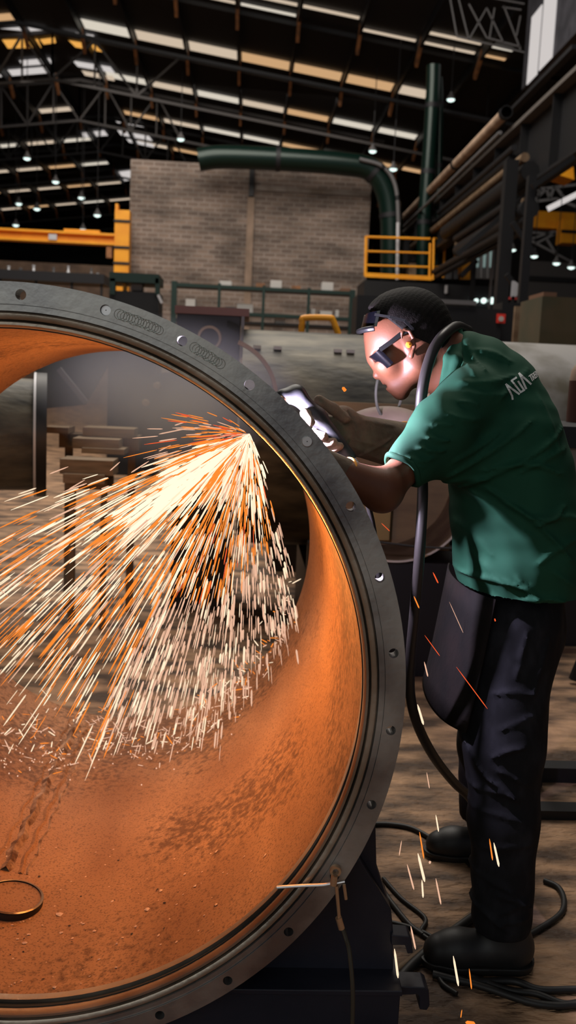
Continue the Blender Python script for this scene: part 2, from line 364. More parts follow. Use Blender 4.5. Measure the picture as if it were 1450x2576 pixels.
# --- things on a far bench at the extreme left
Yb = 16
e = empty('far_bench', (at(140, 700, Yb).x, Yb, 0), 'long dark far bench behind the flange top at the left', 'bench')
pbox(-20, 690, 262, 700, Yb, .7).build('bench_top', M['dark'], e)
for x in (0, 90, 180, 255): pbox(x-3, 700, x+3, 760, Yb+.05, .05).build('leg', M['dark'], e)
for i, (x, y, r, lab) in enumerate([(22, 672, 5, 'leftmost small grey part on the far bench'), (52, 678, 6, 'grey pipe fitting second from left on the far bench'), (85, 670, 5, 'tall grey fitting on the far bench'), (135, 676, 5, 'small steel fitting at the middle of the far bench'),
                            (172, 672, 4, 'pale bolt right of the middle of the far bench'), (230, 678, 4, 'small pale fitting near the right end of the far bench'), (246, 690, 5, 'white clamp at the right end of the far bench')]):
    p = at(x, 690, Yb+.25); h = abs(at(x, y-4, Yb).z - at(x, 690, Yb).z)+.02; rr = r*Yb/F
    thing('pipe_fitting', MB().lathe((p.x, p.y, at(x, 690, Yb).z), (0,0,1), [(.001,0),(rr,0),(rr,h*.4),(rr*.6,h*.5),(rr*.6,h*.9),(rr*.8,h*.9),(rr*.8,h),(.001,h)], 10), M['grey'] if i % 2 else M['pale'], lab, 'pipe fitting', None, True)
# --- green storage rack in front of the brick block
Yr = 17.0
rk = empty('storage_rack', (at(660, 740, Yr).x, Yr, 0), 'dark green two-tier storage rack standing before the brick block', 'rack')
z1, z2 = at(660, 722, Yr).z, at(660, 788, Yr).z
x0, x1 = at(436, 730, Yr).x, at(893, 745, Yr).x
MB().box((x0, Yr, z1-.06), (x1, Yr+.06, z1)).build('beam', M['rack'], rk); MB().box((x0, Yr, z2-.06), (x1, Yr+.06, z2)).build('beam', M['rack'], rk)
MB().box((x0, Yr+.06, z1-.02), (x1, Yr+.9, z1)).build('shelf', M['black'], rk); MB().box((x0, Yr+.06, z2-.02), (x1, Yr+.9, z2)).build('shelf', M['black'], rk)
for px in (438, 552, 664, 778, 888):
    x = at(px, 735, Yr).x; w_ = .05 if px in (438, 888) else .025
    MB().box((x-w_, Yr-.01, 0), (x+w_, Yr+.07, z1+.03)).build('post', M['rack'], rk)
def crate(px, pw, hpx, z, Y, m, lab, name='storage_box', cat='box'):
    a, b = at(px-pw/2, 740, Y), at(px+pw/2, 740, Y); return thing(name, MB().box((a.x, Y, z), (b.x, Y+.3, z+hpx*Y/F)), m, lab, cat)
crate(567, 30, 12, z1+.002, Yr+.15, M['box'], 'white box on the rack’s upper shelf, leftmost'); crate(694, 28, 19, z1, Yr+.1, M['box'], 'white box on the rack’s upper shelf, middle')
crate(824, 28, 21, z1, Yr+.1, M['box'], 'white box on the rack’s upper shelf, rightmost')
crate(520, 62, 7, z1, Yr+.5, M['boxbrown'], 'flat brown tray behind the leftmost upper white box', 'flat_tray', 'tray'); crate(655, 22, 14, z1, Yr+.4, M['rustprimer'], 'orange-brown bin left of the middle upper white box', 'storage_bin', 'bin')
crate(745, 22, 12, z1, Yr+.4, M['rustprimer'], 'orange-brown bin between the middle and right upper white boxes', 'storage_bin', 'bin'); crate(870, 26, 12, z1, Yr+.4, M['boxbrown'], 'brown bin at the right end of the rack’s upper shelf', 'storage_bin', 'bin')
crate(480, 24, 27, z2, Yr+.1, M['box'], 'tall pale box on the rack’s lower shelf, leftmost'); crate(517, 45, 10, z2, Yr+.15, M['box'], 'low pale box second on the rack’s lower shelf')
crate(580, 26, 14, z2, Yr+.3, M['grey'], 'grey box left of the wide one on the rack’s lower shelf'); crate(618, 40, 22, z2, Yr+.2, M['box'], 'wide pale box at the middle of the rack’s lower shelf')
z3 = at(700, 812, Yr).z
crate(708, 26, 22, z3, Yr+.1, M['box'], 'white box low on the rack just above the grey pipe'); 
MB().box((x0, Yr+.06, z3-.04), (x1, Yr+.9, z3)).build('shelf', M['black'], rk)
crate(790, 10, 18, z2, Yr+.1, M['box'], 'narrow white box left of a pair on the lower shelf'); crate(823, 30, 14, z2, Yr+.12, M['box'], 'broad white box between two narrow ones on the lower shelf'); crate(851, 8, 18, z2, Yr+.1, M['box'], 'narrow white box at the right of the lower shelf')
# --- dark cabinet with a round port, in front of the rack
Yk = 5.4
kb = empty('dark_cabinet', (at(530, 830, Yk).x, Yk, 0), 'dark steel cabinet with a red-brown top edge and round port beside the grey pipe', 'cabinet')
gbox(446, 786, 605, Yk, .5).build('body', M['dark'], kb)
pbox(440, 777, 628, 787, Yk-.03, .55).build('top_panel', mat('redbrown', (.20, .09, .075), .6), kb)
pbox(604, 790, 616, 900, Yk-.02, .05).build('corner_post', M['grey'], kb)
p = at(527, 850, Yk-.03); MB().lathe(p, (0,1,0), [(.055,.0),(.068,.0),(.072,.015),(.072,.05),(.055,.05)], 32, True).build('port_ring', M['beige'], kb, True)
# --- steel hoop behind the flange
p = at(548, 1000, 4.0)
thing('steel_hoop', MB().prism([p + Vector((r*math.cos(a), 0, r*math.sin(a))) for r, aa in ((.262, np.linspace(.15, 1.25, 30)), (.245, np.linspace(1.25, .15, 30))) for a in aa], (0, .1, 0)), M['rust'], 'dark curved steel hoop edge just behind the big flange', 'hoop')
# --- big background pipes lying across the hall
Yp = 5.6; zc = 1.04; R_ = .645
def drum(name, x0, x1, m, label):
    return thing(name, MB().lathe((x0, Yp, zc), (1,0,0), [(R_-.02,0),(R_,0),(R_,x1-x0),(R_-.02,x1-x0)], 96, True), m, label, 'pipe', None, True)
xm = at(1272, 850, 5.1).x
d1 = drum('steel_pipe', at(612, 850, 5.1).x, xm-.01, M['bigpipe'], 'large grey-green steel pipe lying behind the worker’s face')
d2 = drum('steel_pipe', xm, xm+2.0, M['primer'], 'pipe section with patchy pale primer behind the worker’s back')
for i, px in enumerate((635, 700, 745, 866, 895)):
    a = at(px, 845, Yp-.35); 
lk = ['leftmost small pale tag lying along the top of the grey pipe', 'second small pale tag along the top of the grey pipe', 'third small pale tag on top of the grey pipe, left of the worker’s goggles', 'fourth small pale tag on the grey pipe, beside the worker’s goggles']
for px, lab in zip((648, 700, 852, 884), lk):
    y = Yp-R_*.58; zz = zc+R_*math.sqrt(1-.58**2); x = at(px, 850, y).x
    thing('paper_tag', MB().box((x-.022, y-.02, zz-.002), (x+.022, y+.02, zz+.016)), M['box'], lab, 'tag')
# yellow lifting handle standing behind the pipe
Yh = 6.6
pts = [at(758, 842, Yh), at(761, 812, Yh), at(766, 800, Yh), at(828, 800, Yh), at(838, 806, Yh), at(852, 842, Yh)]
a = at(805, 845, Yh); ht = empty('hand_truck', (a.x, Yh, 0), 'hand truck with a yellow bent tube handle rising behind the grey pipe', 'hand truck')
MB().tube(curve(pts, 4), .022, 8).build('handle', M['yellow'], ht, True); MB().box((a.x-.3, Yh-.02, 0), (a.x+.3, Yh+.5, a.z)).build('truck_body', M['black'], ht)
# added black skid carrying the pipes, standing in for the shadow below
sk = empty('steel_skid', (1.0, 4.75, 0), 'dark steel skid on the floor carrying the background pipes', 'skid')
MB().box((.35, 4.76, .0), (3.4, 4.84, .55)).build('side_plate', M['black'], sk); MB().box((.35, 4.86, 0), (3.4, 5.7, .385)).build('cradle', M['black'], sk)
MB().box((.35, 4.72, .0), (3.4, 4.757, .03)).build('foot_rail', M['rust'], sk)
# --- open pipe end standing behind the worker (its inside faces us)
hc = at(1003, 1228, 4.2)
thing('open_pipe', MB().lathe((hc.x, 4.2, hc.z), (0,1,0), [(.343,0),(.352,0),(.352,.42),(.343,.42)], 96, True), M['rust'], 'short open brown pipe end with a bright rim behind the worker’s arm', 'pipe', None, True)
tb = thing('pipe_end_rim', MB().lathe((hc.x, 4.195, hc.z), (0,1,0), [(.343,0),(.352,0),(.352,.010),(.343,.010)], 96, True), mat('cut_edge', (.75, .68, .58), .45, .3), 'bright cut-edge ring on the open brown pipe', 'ring', None, True)
ob = tag(empty('pipe_stand', (hc.x, 4.4, 0), 'low dark stand under the open brown pipe behind the worker', 'stand'))
MB().box((hc.x-.36, 4.25, 0), (hc.x+.36, 4.6, hc.z-.36)).build('stand_block', M['black'], ob)
thing('brown_backing_plate', MB().box((hc.x-.36, 4.64, .50), (hc.x+.36, 4.67, 1.30)), mat('ochre_plate', (.30, .20, .10), .75, 0, (.20, .13, .07), 3, 5, .2, (1, 1, 4)), 'ochre plate seen inside the open pipe end', 'plate')
thing('ochre_box', MB().box((hc.x-.16, 4.5, hc.z-.30), (hc.x+.02, 4.61, hc.z-.02)), mat('ochre', (.34, .24, .09), .8), 'ochre block inside the open pipe end near the forearm', 'block')
# rounded brown pipe bend behind the gauntlet
pts = [at(900, 1075, 2.75), at(940, 1062, 2.75), at(990, 1060, 2.75), at(1040, 1075, 2.75), at(1090, 1110, 2.78), at(1170, 1200, 2.8), at(1240, 1400, 2.82), at(1260, 1700, 2.85), Vector((at(1262, 1900, 2.86).x, 2.86, .0))]
bp = thing('pipe_bend', MB().tube(curve(pts, 4), .045, 20), mat('bend_brown', (.24, .17, .12), .7, 0, (.15, .10, .07), 9, 4, .2), 'rounded brown pipe bend just behind the leather gauntlet', 'pipe', None, True)
# bent rod under the chin
thing('bent_rod', MB().tube(curve([at(1072, 982, 2.9), at(1094, 980, 2.9), at(1082, 990, 2.9), at(1073, 1005, 2.9)], 4), .0045, 6), M['brass'], 'bent brass rod glimpsed between chin and collar', 'rod', None, True)
# --- right-hand steelwork
X4 = 4.1
def line(px0, py0, px1, py1, X=X4):
    a, b = atX(px0, py0, X), atX(px1, py1, X); z = (a.z+b.z)/2; a.z = b.z = z; return a, b
g = empty('runway_girder', (X4, 12, 0), 'massive black crane runway girder running back along the right side', 'girder')
a, b = line(1450, 188, 1030, 575); zU = a.z
a2, b2 = line(1450, 400, 1060, 660, X4+.1); zL = a2.z
MB().box((X4-.12, 8, zU-.06), (X4+.12, 27, zU)).build('top_flange', mat('edge_steel', (.14, .125, .115), .5, .3), g)
MB().box((X4+.04, 8, zL), (X4+.10, 27, zU-.06)).build('web', M['black'], g)
MB().box((X4-.10, 8, zL-.05), (X4+.14, 27, zL)).build('bottom_flange', M['black'], g)
for y in np.arange(8.5, 27, 1.5): MB().box((X4-.08, y, zL), (X4+.04, y+.03, zU-.06)).build('stiffener', M['black'], g)
a, b = line(1275, 285, 1010, 552, X4-.25)
bp = empty('lagged_pipe', a, 'beige lagged pipe running diagonally along the runway girder', 'pipe')
MB().tube([a, b], .085, 14).build('pipe_run', M['beige'], bp, True)
for k in (.0, .35, .62, .95):
    c = a.lerp(b, k); MB().tube([c, c+(b-a).normalized()*.12], .10, 12).build('clamp_band', M['black'], bp, True)
a, b = line(1262, 300, 1015, 590, X4-.45); thing('thin_conduit', MB().tube([a, b], .03, 8), M['grey'], 'thin grey conduit below the beige lagged pipe', 'pipe', None, True)
a, b = line(1450, 118, 1140, 430, X4+.3); thing('upper_cable_tray', MB().beam(a, b, .12, .06), M['dark'], 'dark cable tray above the runway girder', 'cable tray')
a, b = line(1228, 590, 1095, 640, X4-.6)
for i, (px, w_, top, bot, Y, lab) in enumerate([(1277, 30, 400, 790, 13.5, 'thick black steel column right of the platform'), (1328, 20, 440, 800, 11.5, 'slimmer black steel column nearer the photo’s right edge'), (1197, 10, 560, 700, 20, 'thin black post beside the yellow panel'),
                                 (1245, 5, 500, 700, 19, 'thin grey riser pipe left of the thick black column')]):
    a = at(px, (top+bot)/2, Y); ww = w_*Y/F
    mm = M['grey'] if w_ == 5 else M['black']
    thing('steel_column', MB().box((a.x-ww/2, Y, 0), (a.x+ww/2, Y+ww, at(px, top, Y).z)), mm, lab, 'column')
for (x0_, y0_, x1_, y1_, Y, lab) in [(1150, 640, 1350, 470, 14, 'long black brace rising from the platform to the right'), (1340, 470, 1445, 395, 11.4, 'black brace crossing the upper orange beam'), (1290, 560, 1345, 640, 13, 'short black brace between the two columns, upper'),
                               (1275, 690, 1325, 760, 13, 'short black brace between the two columns, lower'), (1165, 600, 1200, 650, 19, 'small black brace on the yellow panel, upper'), (1200, 655, 1160, 695, 19, 'small black brace on the yellow panel, lower')]:
    thing('steel_brace', MB().beam(at(x0_, y0_, Y), at(x1_, y1_, Y), 12*Y/F, 12*Y/F), M['black'], lab, 'brace')
# big black mass of the crane carriage hanging under the girder
rw = random.Random(5)
labs = ['highest', 'second', 'third', 'fourth', 'fifth', 'sixth', 'seventh', 'eighth', 'ninth', 'tenth', 'eleventh', 'lowest']
for i in range(12):
    yR = 300 + i*24; xs_, xe3 = 1345 - rw.random()*60, 1015 + rw.random()*110 + i*4
    vy = lambda x, y0: y0 + (950-y0)*(1345-x)/(1345-640)
    X_ = 3.95 + .3*rw.random() - .012*i; a, b = line(xs_, vy(xs_, yR), xe3, vy(xe3, yR), X_)
    thing('service_pipe', MB().tube([a, b], rw.choice([.05, .07, .10, .14]), 10), [M['black'], M['dark'], M['black'], M['rust'], M['black']][i % 5], 'dark service pipe along the runway girder, %s of twelve counted downward' % labs[i], 'pipe', 'service pipes along the runway girder', True)
# green riser duct and the duct bending over the brick block
def pduct(name, pts, Y, rpx, label, m='green'):
    pp = curve([at(x, y, Y) for x, y in pts], 6); r = rpx*Y/F
    e = empty(name, pp[0], label, 'duct'); MB().tube(pp, r, 24).build('duct_run', M[m], e, True)
    for k in (.3, .62, .86):
        i = int(k*(len(pp)-2)); d = (pp[i+1]-pp[i]).normalized(); MB().tube([pp[i]-d*.05, pp[i]+d*.05], r*1.06, 24).build('duct_joint', M['dark'], e, True)
    return e
pduct('riser_duct', [(1092, 165), (1090, 230), (1083, 350), (1076, 450), (1068, 560), (1064, 703)], 21.0, 17, 'tall dark green vertical duct right of the brick block')
pduct('thin_riser_duct', [(1106, 195), (1108, 260), (1106, 380), (1103, 500), (1098, 703)], 21.3, 8, 'slim pale-green duct beside the tall riser duct')
pduct('elbow_duct', [(500, 402), (560, 395), (700, 400), (860, 412), (935, 428), (972, 480), (985, 560), (985, 704)], 21.2, 27, 'broad dark green duct passing over the brick block and bending down')
pduct('slim_elbow_duct', [(905, 400), (965, 420), (996, 470), (1003, 560), (1003, 620)], 20.9, 5, 'slim bright duct following the elbow duct’s outer side', 'grey')
# yellow guarded platform
Yg = 20.5
pf = empty('platform', (at(1050, 700, Yg).x, Yg, 0), 'raised dark platform right of the brick block carrying the yellow railing', 'platform')
a, b = at(918, 702, Yg), at(1272, 712, Yg)
MB().box((a.x, Yg, a.z-.55), (b.x, Yg+1.4, a.z-.02)).build('deck', M['black'], pf)
for px in (925, 1010, 1100, 1180, 1262): x = at(px, 700, Yg).x; MB().box((x-.06, Yg+.02, 0), (x+.06, Yg+.14, a.z-.1)).build('post', M['rack'], pf)
MB().box((a.x+.1, Yg+1.3, 0), (b.x, Yg+1.38, a.z-.1)).build('back_panel', M['black'], pf)
rl = empty('yellow_railing', (a.x, Yg, a.z), 'yellow guard railing round the raised platform', 'railing')
A, B, Cc = (922, 596, 694), (1086, 603, 702), (1160, 608, 690)
def rail(px0, y0, px1, y1, Y0, Y1, r, nm): MB().tube([at(px0, y0, Y0), at(px1, y1, Y1)], r, 8).build(nm, M['yellow'], rl, True)
rail(922, 596, 1083, 601, Yg, Yg, .028, 'top_rail'); rail(922, 632, 1083, 637, Yg, Yg, .022, 'middle_rail'); rail(922, 667, 1083, 672, Yg, Yg, .022, 'middle_rail')
MB().box((at(918,692,Yg).x, Yg-.03, at(918,697,Yg).z), (at(1086,700,Yg).x, Yg+.0, at(918,686,Yg).z)).build('toe_board', M['yellow'], rl)
for (x, y0, y1) in ((922, 594, 694), (1083, 612, 700), (1092, 600, 704)): rail(x, y0, x-2, y1, Yg, Yg, .035 if x == 922 else .025, 'upright')
rail(1092, 601, 1155, 604, Yg, Yg+1.3, .025, 'top_rail'); rail(1090, 671, 1152, 671, Yg, Yg+1.3, .022, 'middle_rail')
for (x, y0, y1, dy) in ((1120, 603, 699, .6), (1147, 604, 692, 1.1), (1158, 606, 692, 1.3)): rail(x, y0, x-4, y1, Yg+dy, Yg+dy, .028, 'upright')
thing('guard_sheet', MB().prism([at(1172, 600, 21.6), at(1188, 585, 21.6), at(1183, 703, 21.6), at(1157, 703, 21.6)], (0, .1, 0)), M['yellow'], 'yellow steel panel behind the right end of the railing', 'panel')
for i, (px, py, w_, h_, lab) in enumerate([(1130, 690, 16, 14, 'grey motor on the platform near the short railing'), (1148, 688, 12, 18, 'grey cabinet on the platform behind the short railing'), (1050, 682, 44, 36, 'brown-grey casing behind the yellow railing')]):
    thing('platform_equipment', pbox(px-w_/2, py-h_/2, px+w_/2, py+h_/2+4, Yg+.6, .4), M['grey'] if i < 2 else M['rust'], lab, 'machine')
thing('vertical_pipe', MB().tube([at(1002, 560, Yg+.2), at(1000, 704, Yg+.2)], .04, 8), M['pale'], 'thin pale vertical pipe crossing the yellow railing', 'pipe', None, True)
# glowing discs that paint reflected lights under the platform
for px, r, lab in ((1188, 3.5, 'smallest round lamp under the platform, leftmost'), (1200, 5, 'second round lamp under the platform'), (1219, 6.5, 'third round lamp under the platform'), (1239, 8, 'largest round lamp under the platform, rightmost')):
    p = at(px, 756, Yg-.12); rr = r*Yg/F
    thing('round_lamp', MB().lathe(p, (0,1,0), [(.001,0),(rr*.8,0),(rr,rr*.4),(rr,rr*1.2),(.001,rr*1.2)], 14), E_lamp, lab, 'lamp')
# small light tube and red extinguisher sign on dark machinery
mc = empty('dark_machinery', (at(1180, 790, 10).x, 10, 0), 'low black machinery behind the worker’s head and collar', 'machine')
gbox(1090, 770, 1265, 10, .6).build('body', M['black'], mc); gbox(900, 742, 1092, 10.6, .5).build('body', M['black'], mc); pbox(1100, 757, 1200, 763, 9.95, .05).build('ledge', M['grey'], mc); 
gbox(1265, 760, 1345, 10.2, .4).build('body', M['black'], mc)
sg = empty('red_sign', at(1262, 802, 9.9), 'small red square sign with a pale oval on the black machinery', 'sign')
pbox(1251, 790, 1273, 812, 9.96, .035).build('plate', mat('sign_red', (.75, .035, .02), .5), sg)
p = at(1262, 802, 9.95); MB().lathe(p, (0,1,0), [(.001,0),(.028,0),(.028,.008),(.001,.008)], 16).build('pale_oval', M['box'], sg)
thing('light_tube', MB().tube([at(1124, 718, Yg-.03), at(1123, 738, Yg-.03)], .035, 8), M['pale'], 'short pale upright tube above the worker’s head', 'tube', None, True)
thing('brown_post', gbox(1298, 770, 1313, 9.0, .05), M['rust'], 'brown post right of the red sign', 'post')
hs = empty('half_round_sign', at(1288, 735, 12), 'pale half-round plate with a red foot between the columns', 'sign')
MB().box((at(1292,750,12).x-.02, 12.0, 0), (at(1292,750,12).x+.02, 12.03, at(1292,745,12).z)).build('post', M['black'], hs); MB().lathe(at(1288, 728, 12), (0,1,0), [(.001,0),(.11,0),(.11,.03),(.001,.03)], 20, False, -PI/2, PI/2).build('plate', M['pale'], hs); pbox(1282, 748, 1302, 753, 12, .03).build('foot', mat('red_paint', (.4,.03,.03), .5), hs)
cb = empty('olive_cabinet', (at(1410, 780, 7.5).x, 7.5, 0), 'olive green-brown cabinet at the right behind the pale pipe', 'cabinet')
gbox(1366, 745, 1475, 7.5, .6).build('body', M['olive'], cb); pbox(1368, 736, 1402, 746, 7.55, .4).build('brown_lid', M['boxbrown'], cb)
# --- next bay seen through the steelwork
Yn = 34
nb = empty('bay_facade', (at(1400, 700, 36).x, 36, 0), 'dark grey building front in the next bay at the right', 'building')
gbox(1320, 655, 1460, 36, .4).build('wall', mat('bay_grey', (.075, .07, .072), .8), nb); pbox(1325, 700, 1460, 705, 35.9, .1).build('ledge', M['dark'], nb)
gw = empty('light_panel_wall', (at(1215, 650, 38).x, 38, 0), 'pale green-grey translucent panels behind the thin risers', 'panel wall')
pbox(1193, 600, 1250, 700, 38, .2).build('backing', M['grey'], gw)
Ep = glow('translucent_panel', (.55, .75, .70), .30, True)
for x in (1196, 1213, 1229): pbox(x, 610, x+13, 672, 37.9, .05).build('pane', Ep, gw)
for x in (1210, 1226): thing('thin_riser', MB().tube([at(x+6, 500, 26), at(x+2, 700, 26)], .035, 6), M['grey'], 'thin grey riser before the pale panels, %s' % ('left one' if x == 1210 else 'right one'), 'pipe', None, True)
oc = empty('overhead_crane', (at(1300, 545, Yn).x, Yn, 7), 'orange overhead crane girder spanning the next bay at the right', 'crane')
pa, pb_ = at(1120, 545, Yn), at(1475, 552, Yn)
za, zb3 = at(1350, 572, Yn).z, at(1350, 530, Yn).z
MB().box((pa.x, Yn, za), (pb_.x, Yn+.5, zb3)).build('girder', M['yellow'], oc)
tr = pbox(1415, 552, 1462, 610, Yn-.8, .7).build('trolley', M['yellow'], oc); pbox(1413, 580, 1462, 585, Yn-.85, .04).build('trolley_band', M['black'], oc)
thing('amber_beam', MB().prism([at(1350, 432, 19), at(1358, 416, 19), at(1440, 376, 19), at(1446, 452, 19), at(1400, 438, 19)], (0, .6, 0)), M['yellow'], 'amber crane end beam high at the right behind a black brace', 'beam')
bt = empty('bay_truss', (at(1390, 520, 34).x, 34.8, 8), 'white lattice roof truss in the next bay above the orange girder', 'truss')
seg = [(1340,478,1450,465),(1340,508,1400,500),(1400,500,1450,520),(1345,505,1375,475),(1375,475,1384,500),(1384,500,1395,470),(1400,472,1425,505),(1360,475,1352,505)]
for q in seg: MB().beam(at(q[0], q[1], 34.8), at(q[2], q[3], 34.8), .09, .09).build('truss_member', M['pale'], bt)
thing('bay_lantern', MB().beam(at(1380, 525, 30), at(1460, 485, 30), .17, .17), E_wht, 'bright slanting rooflight above the orange girder', 'rooflight')
bt2 = empty('bay_truss', (at(1390, 620, 40).x, 40, 6), 'white lattice truss in the next bay below the orange girder', 'truss')
seg = [(1340,600,1415,575),(1350,612,1412,580),(1335,605,1440,660),(1375,600,1400,640),(1200,582,1225,570),(1225,570,1258,588),(1200,590,1258,590),(1205,575,1215,590),(1250,575,1240,590),(1340,585,1410,590)]
for q in seg: MB().beam(at(q[0], q[1], 40), at(q[2], q[3], 40), .08, .08).build('truss_member', M['grey'] if q[0] < 1300 else M['pale'], bt2)
# left-over steel truss at top right
tt = empty('wall_truss', atX(1330, 100, 5.6), 'grey lattice truss standing beside the high right-hand windows', 'truss')
for q in [(1100,-30,1320,10),(1150,92,1320,132),(1130,-20,1150,92),(1150,-20,1180,100),(1180,100,1225,20),(1225,20,1268,110),(1180,10,1225,95),(1245,20,1232,95),(1268,15,1310,125),(1310,40,1300,90),(1225,95,1310,118),(1265,18,1312,25)]:
    MB().beam(at(q[0], q[1], 20.5), at(q[2], q[3], 20.5), .028, .028).build('truss_member', M['grey'], tt)
# --- near right: gas bottle, bench, steel bars
gc = at(1452, 1000, 3.4)
q0 = at(1392, 1070, 3.0)
g = empty('gas_cylinder', (gc.x+.045, 3.4, q0.z), 'dark red-brown cylinder with pale rounded shoulder standing on the workbench', 'cylinder')
zt3 = at(1450, 890, 3.4).z
MB().lathe((gc.x+.045, 3.4, q0.z+.001), (0,0,1), [(.001,0),(.075,0),(.075,zt3-.10-q0.z),(.001,zt3-.10-q0.z)], 28).build('body', mat('oxide', (.09, .03, .02), .5), g, True)
MB().lathe((gc.x+.045, 3.4, zt3-.10), (0,0,1), [(.075,0),(.07,.04),(.045,.08),(.02,.10),(.02,.12),(.001,.12)], 28).build('shoulder', M['beige'], g, True)
wb = empty('workbench', (at(1460, 1100, 2.95).x+.3, 2.95, 0), 'steel workbench behind the worker’s back at the right edge', 'bench')
q0 = at(1392, 1070, 3.0)
MB().box((q0.x, 2.95, q0.z-.07), (q0.x+1, 3.5, q0.z)).build('bench_rail', M['dark'], wb)
MB().box((q0.x+.01, 2.97, q0.z-.55), (q0.x+1, 3.0, q0.z-.071)).build('front_panel', mat('bench_pale', (.32, .26, .23), .7, 0, (.2, .17, .15), 5), wb)
MB().box((q0.x+.03, 3.05, 0), (q0.x+.09, 3.1, q0.z-.07)).build('leg', M['dark'], wb)
for (py0, py1, lab) in ((1925, 1968, 'upper dark steel bar lying on the floor behind the worker’s knee'), (2035, 2062, 'lower dark steel bar lying on the floor behind the worker’s knee')):
    a = atZ(1362, py1); b = atZ(1475, py1); th = (py1-py0)*a.y/F
    thing('steel_bar', MB().box((a.x-.1, a.y, 0), (b.x+.3, a.y+.07, th*.95)), M['black'], lab, 'steel bar')
a = atZ(1440, 1720)
thing('bench_leg_frame', MB().beam((a.x+.0, a.y, .02), (a.x+.16, a.y, .55), .03, .03), M['black'], 'dark slanting leg frame right of the worker’s thighs', 'frame')
# --- things seen through the pipe bore
Yo = 4.7
e = at(82, 1105, Yo)
pv = empty('far_pipe', (e.x-.8, Yo+.3, 0), 'dark pipe with a bright end rim at the left, seen through the bore', 'pipe')
ec_ = Vector((e.x, Yo+.32, e.z)); axp = Vector((-ec_.y, ec_.x, 0)).normalized()
MB().lathe(ec_, axp, [(.001,0),(.30,0),(.30,1.5),(.001,1.5)], 48).build('pipe_body', M['bigpipe'], pv, True)
MB().lathe(ec_, axp, [(.001,-.002),(.335,-.002),(.335,.05),(.001,.05)], 48).build('end_flange', M['black'], pv, True)
MB().lathe(ec_ + axp*.052, axp, [(.325,0),(.336,0),(.336,.012),(.325,.012)], 48, True).build('bright_rim', M['pale'], pv, True)
thing('green_guard_sheet', MB().prism([at(88, 1030, 5.6), at(92, 880, 5.6), at(300, 870, 5.6), at(215, 1018, 5.6)], (0, .03, 0)), mat('guard_green', (.06, .07, .055), .7), 'dull green sheet behind the far pipe, seen through the bore', 'sheet')
thing('slanting_bar', MB().beam(at(148, 928, 5.4), at(216, 1012, 5.4), .03, .03), M['grey'], 'thin slanting bar across the green sheet seen through the bore', 'bar')
thing('drum_disc', MB().lathe(at(425, 1040, 5.7), (0,1,0), [(.001,0),(.25,0),(.25,.3),(.001,.3)], 48), mat('drum', (.03, .03, .035), .6), 'dark round drum end at the middle of the bore view', 'drum', None, True)
for (px, py, lab) in ((395, 972, 'upper pale rag scrap before the drum disc'), (366, 1015, 'lower pale rag scrap before the drum disc')):
    p = at(px, py, 5.68); thing('rag_scrap', MB().lathe(p, (0,1,.3), [(.001,0),(.018,.004),(.026,.016),(.014,.026),(.001,.03)], 7), M['beige'], lab, 'rag')
for i, (x0, x1, y0, y1, Y, lab) in enumerate([(112, 172, 1076, 1089, 5.2, 'short timber batten left in the bore view, topmost'), (208, 338, 1080, 1097, 5.2, 'long timber batten in the bore view, topmost'), (182, 300, 1107, 1128, 5.05, 'grey timber baulk under the long batten'),
                                     (205, 312, 1131, 1140, 5.0, 'thin timber edge under the grey baulk'), (150, 285, 1160, 1192, 4.8, 'pale wide timber block low in the bore view'), (158, 262, 1196, 1215, 4.75, 'lowest timber block in the bore view')]):
    a, b = at(x0, y1, Y), at(x1, y0, Y); thing('timber_baulk', MB().box((a.x, Y, a.z), (b.x, Y+.2, b.z)), M['wood'], lab, 'timber')
a, b = at(150, 1128, 5.3), at(350, 1098, 5.3)
tr2 = empty('timber_trestle', ((a.x+b.x)/2, 5.35, 0), 'brown trestle behind the timber baulks in the bore view', 'trestle')
MB().box((a.x, 5.28, b.z-.08), (b.x, 5.45, b.z)).build('trestle_top', M['rust'], tr2)
for x in (a.x+.03, b.x-.06): MB().box((x, 5.30, 0), (x+.04, 5.34, b.z-.08)).build('leg', M['rust'], tr2)
a, b = at(165, 1215, 4.85), at(270, 1192, 4.85); br2 = empty('timber_bearer', ((a.x+b.x)/2, 4.9, 0), 'low bearer under the timber blocks in the bore view', 'bearer')
MB().box((a.x, 4.85, a.z-.03), (b.x, 5.1, a.z+.02)).build('bearer_top', M['rust'], br2)
for x in (a.x+.01, b.x-.04): MB().box((x, 4.9, 0), (x+.03, 4.94, a.z-.03)).build('leg', M['rust'], br2)
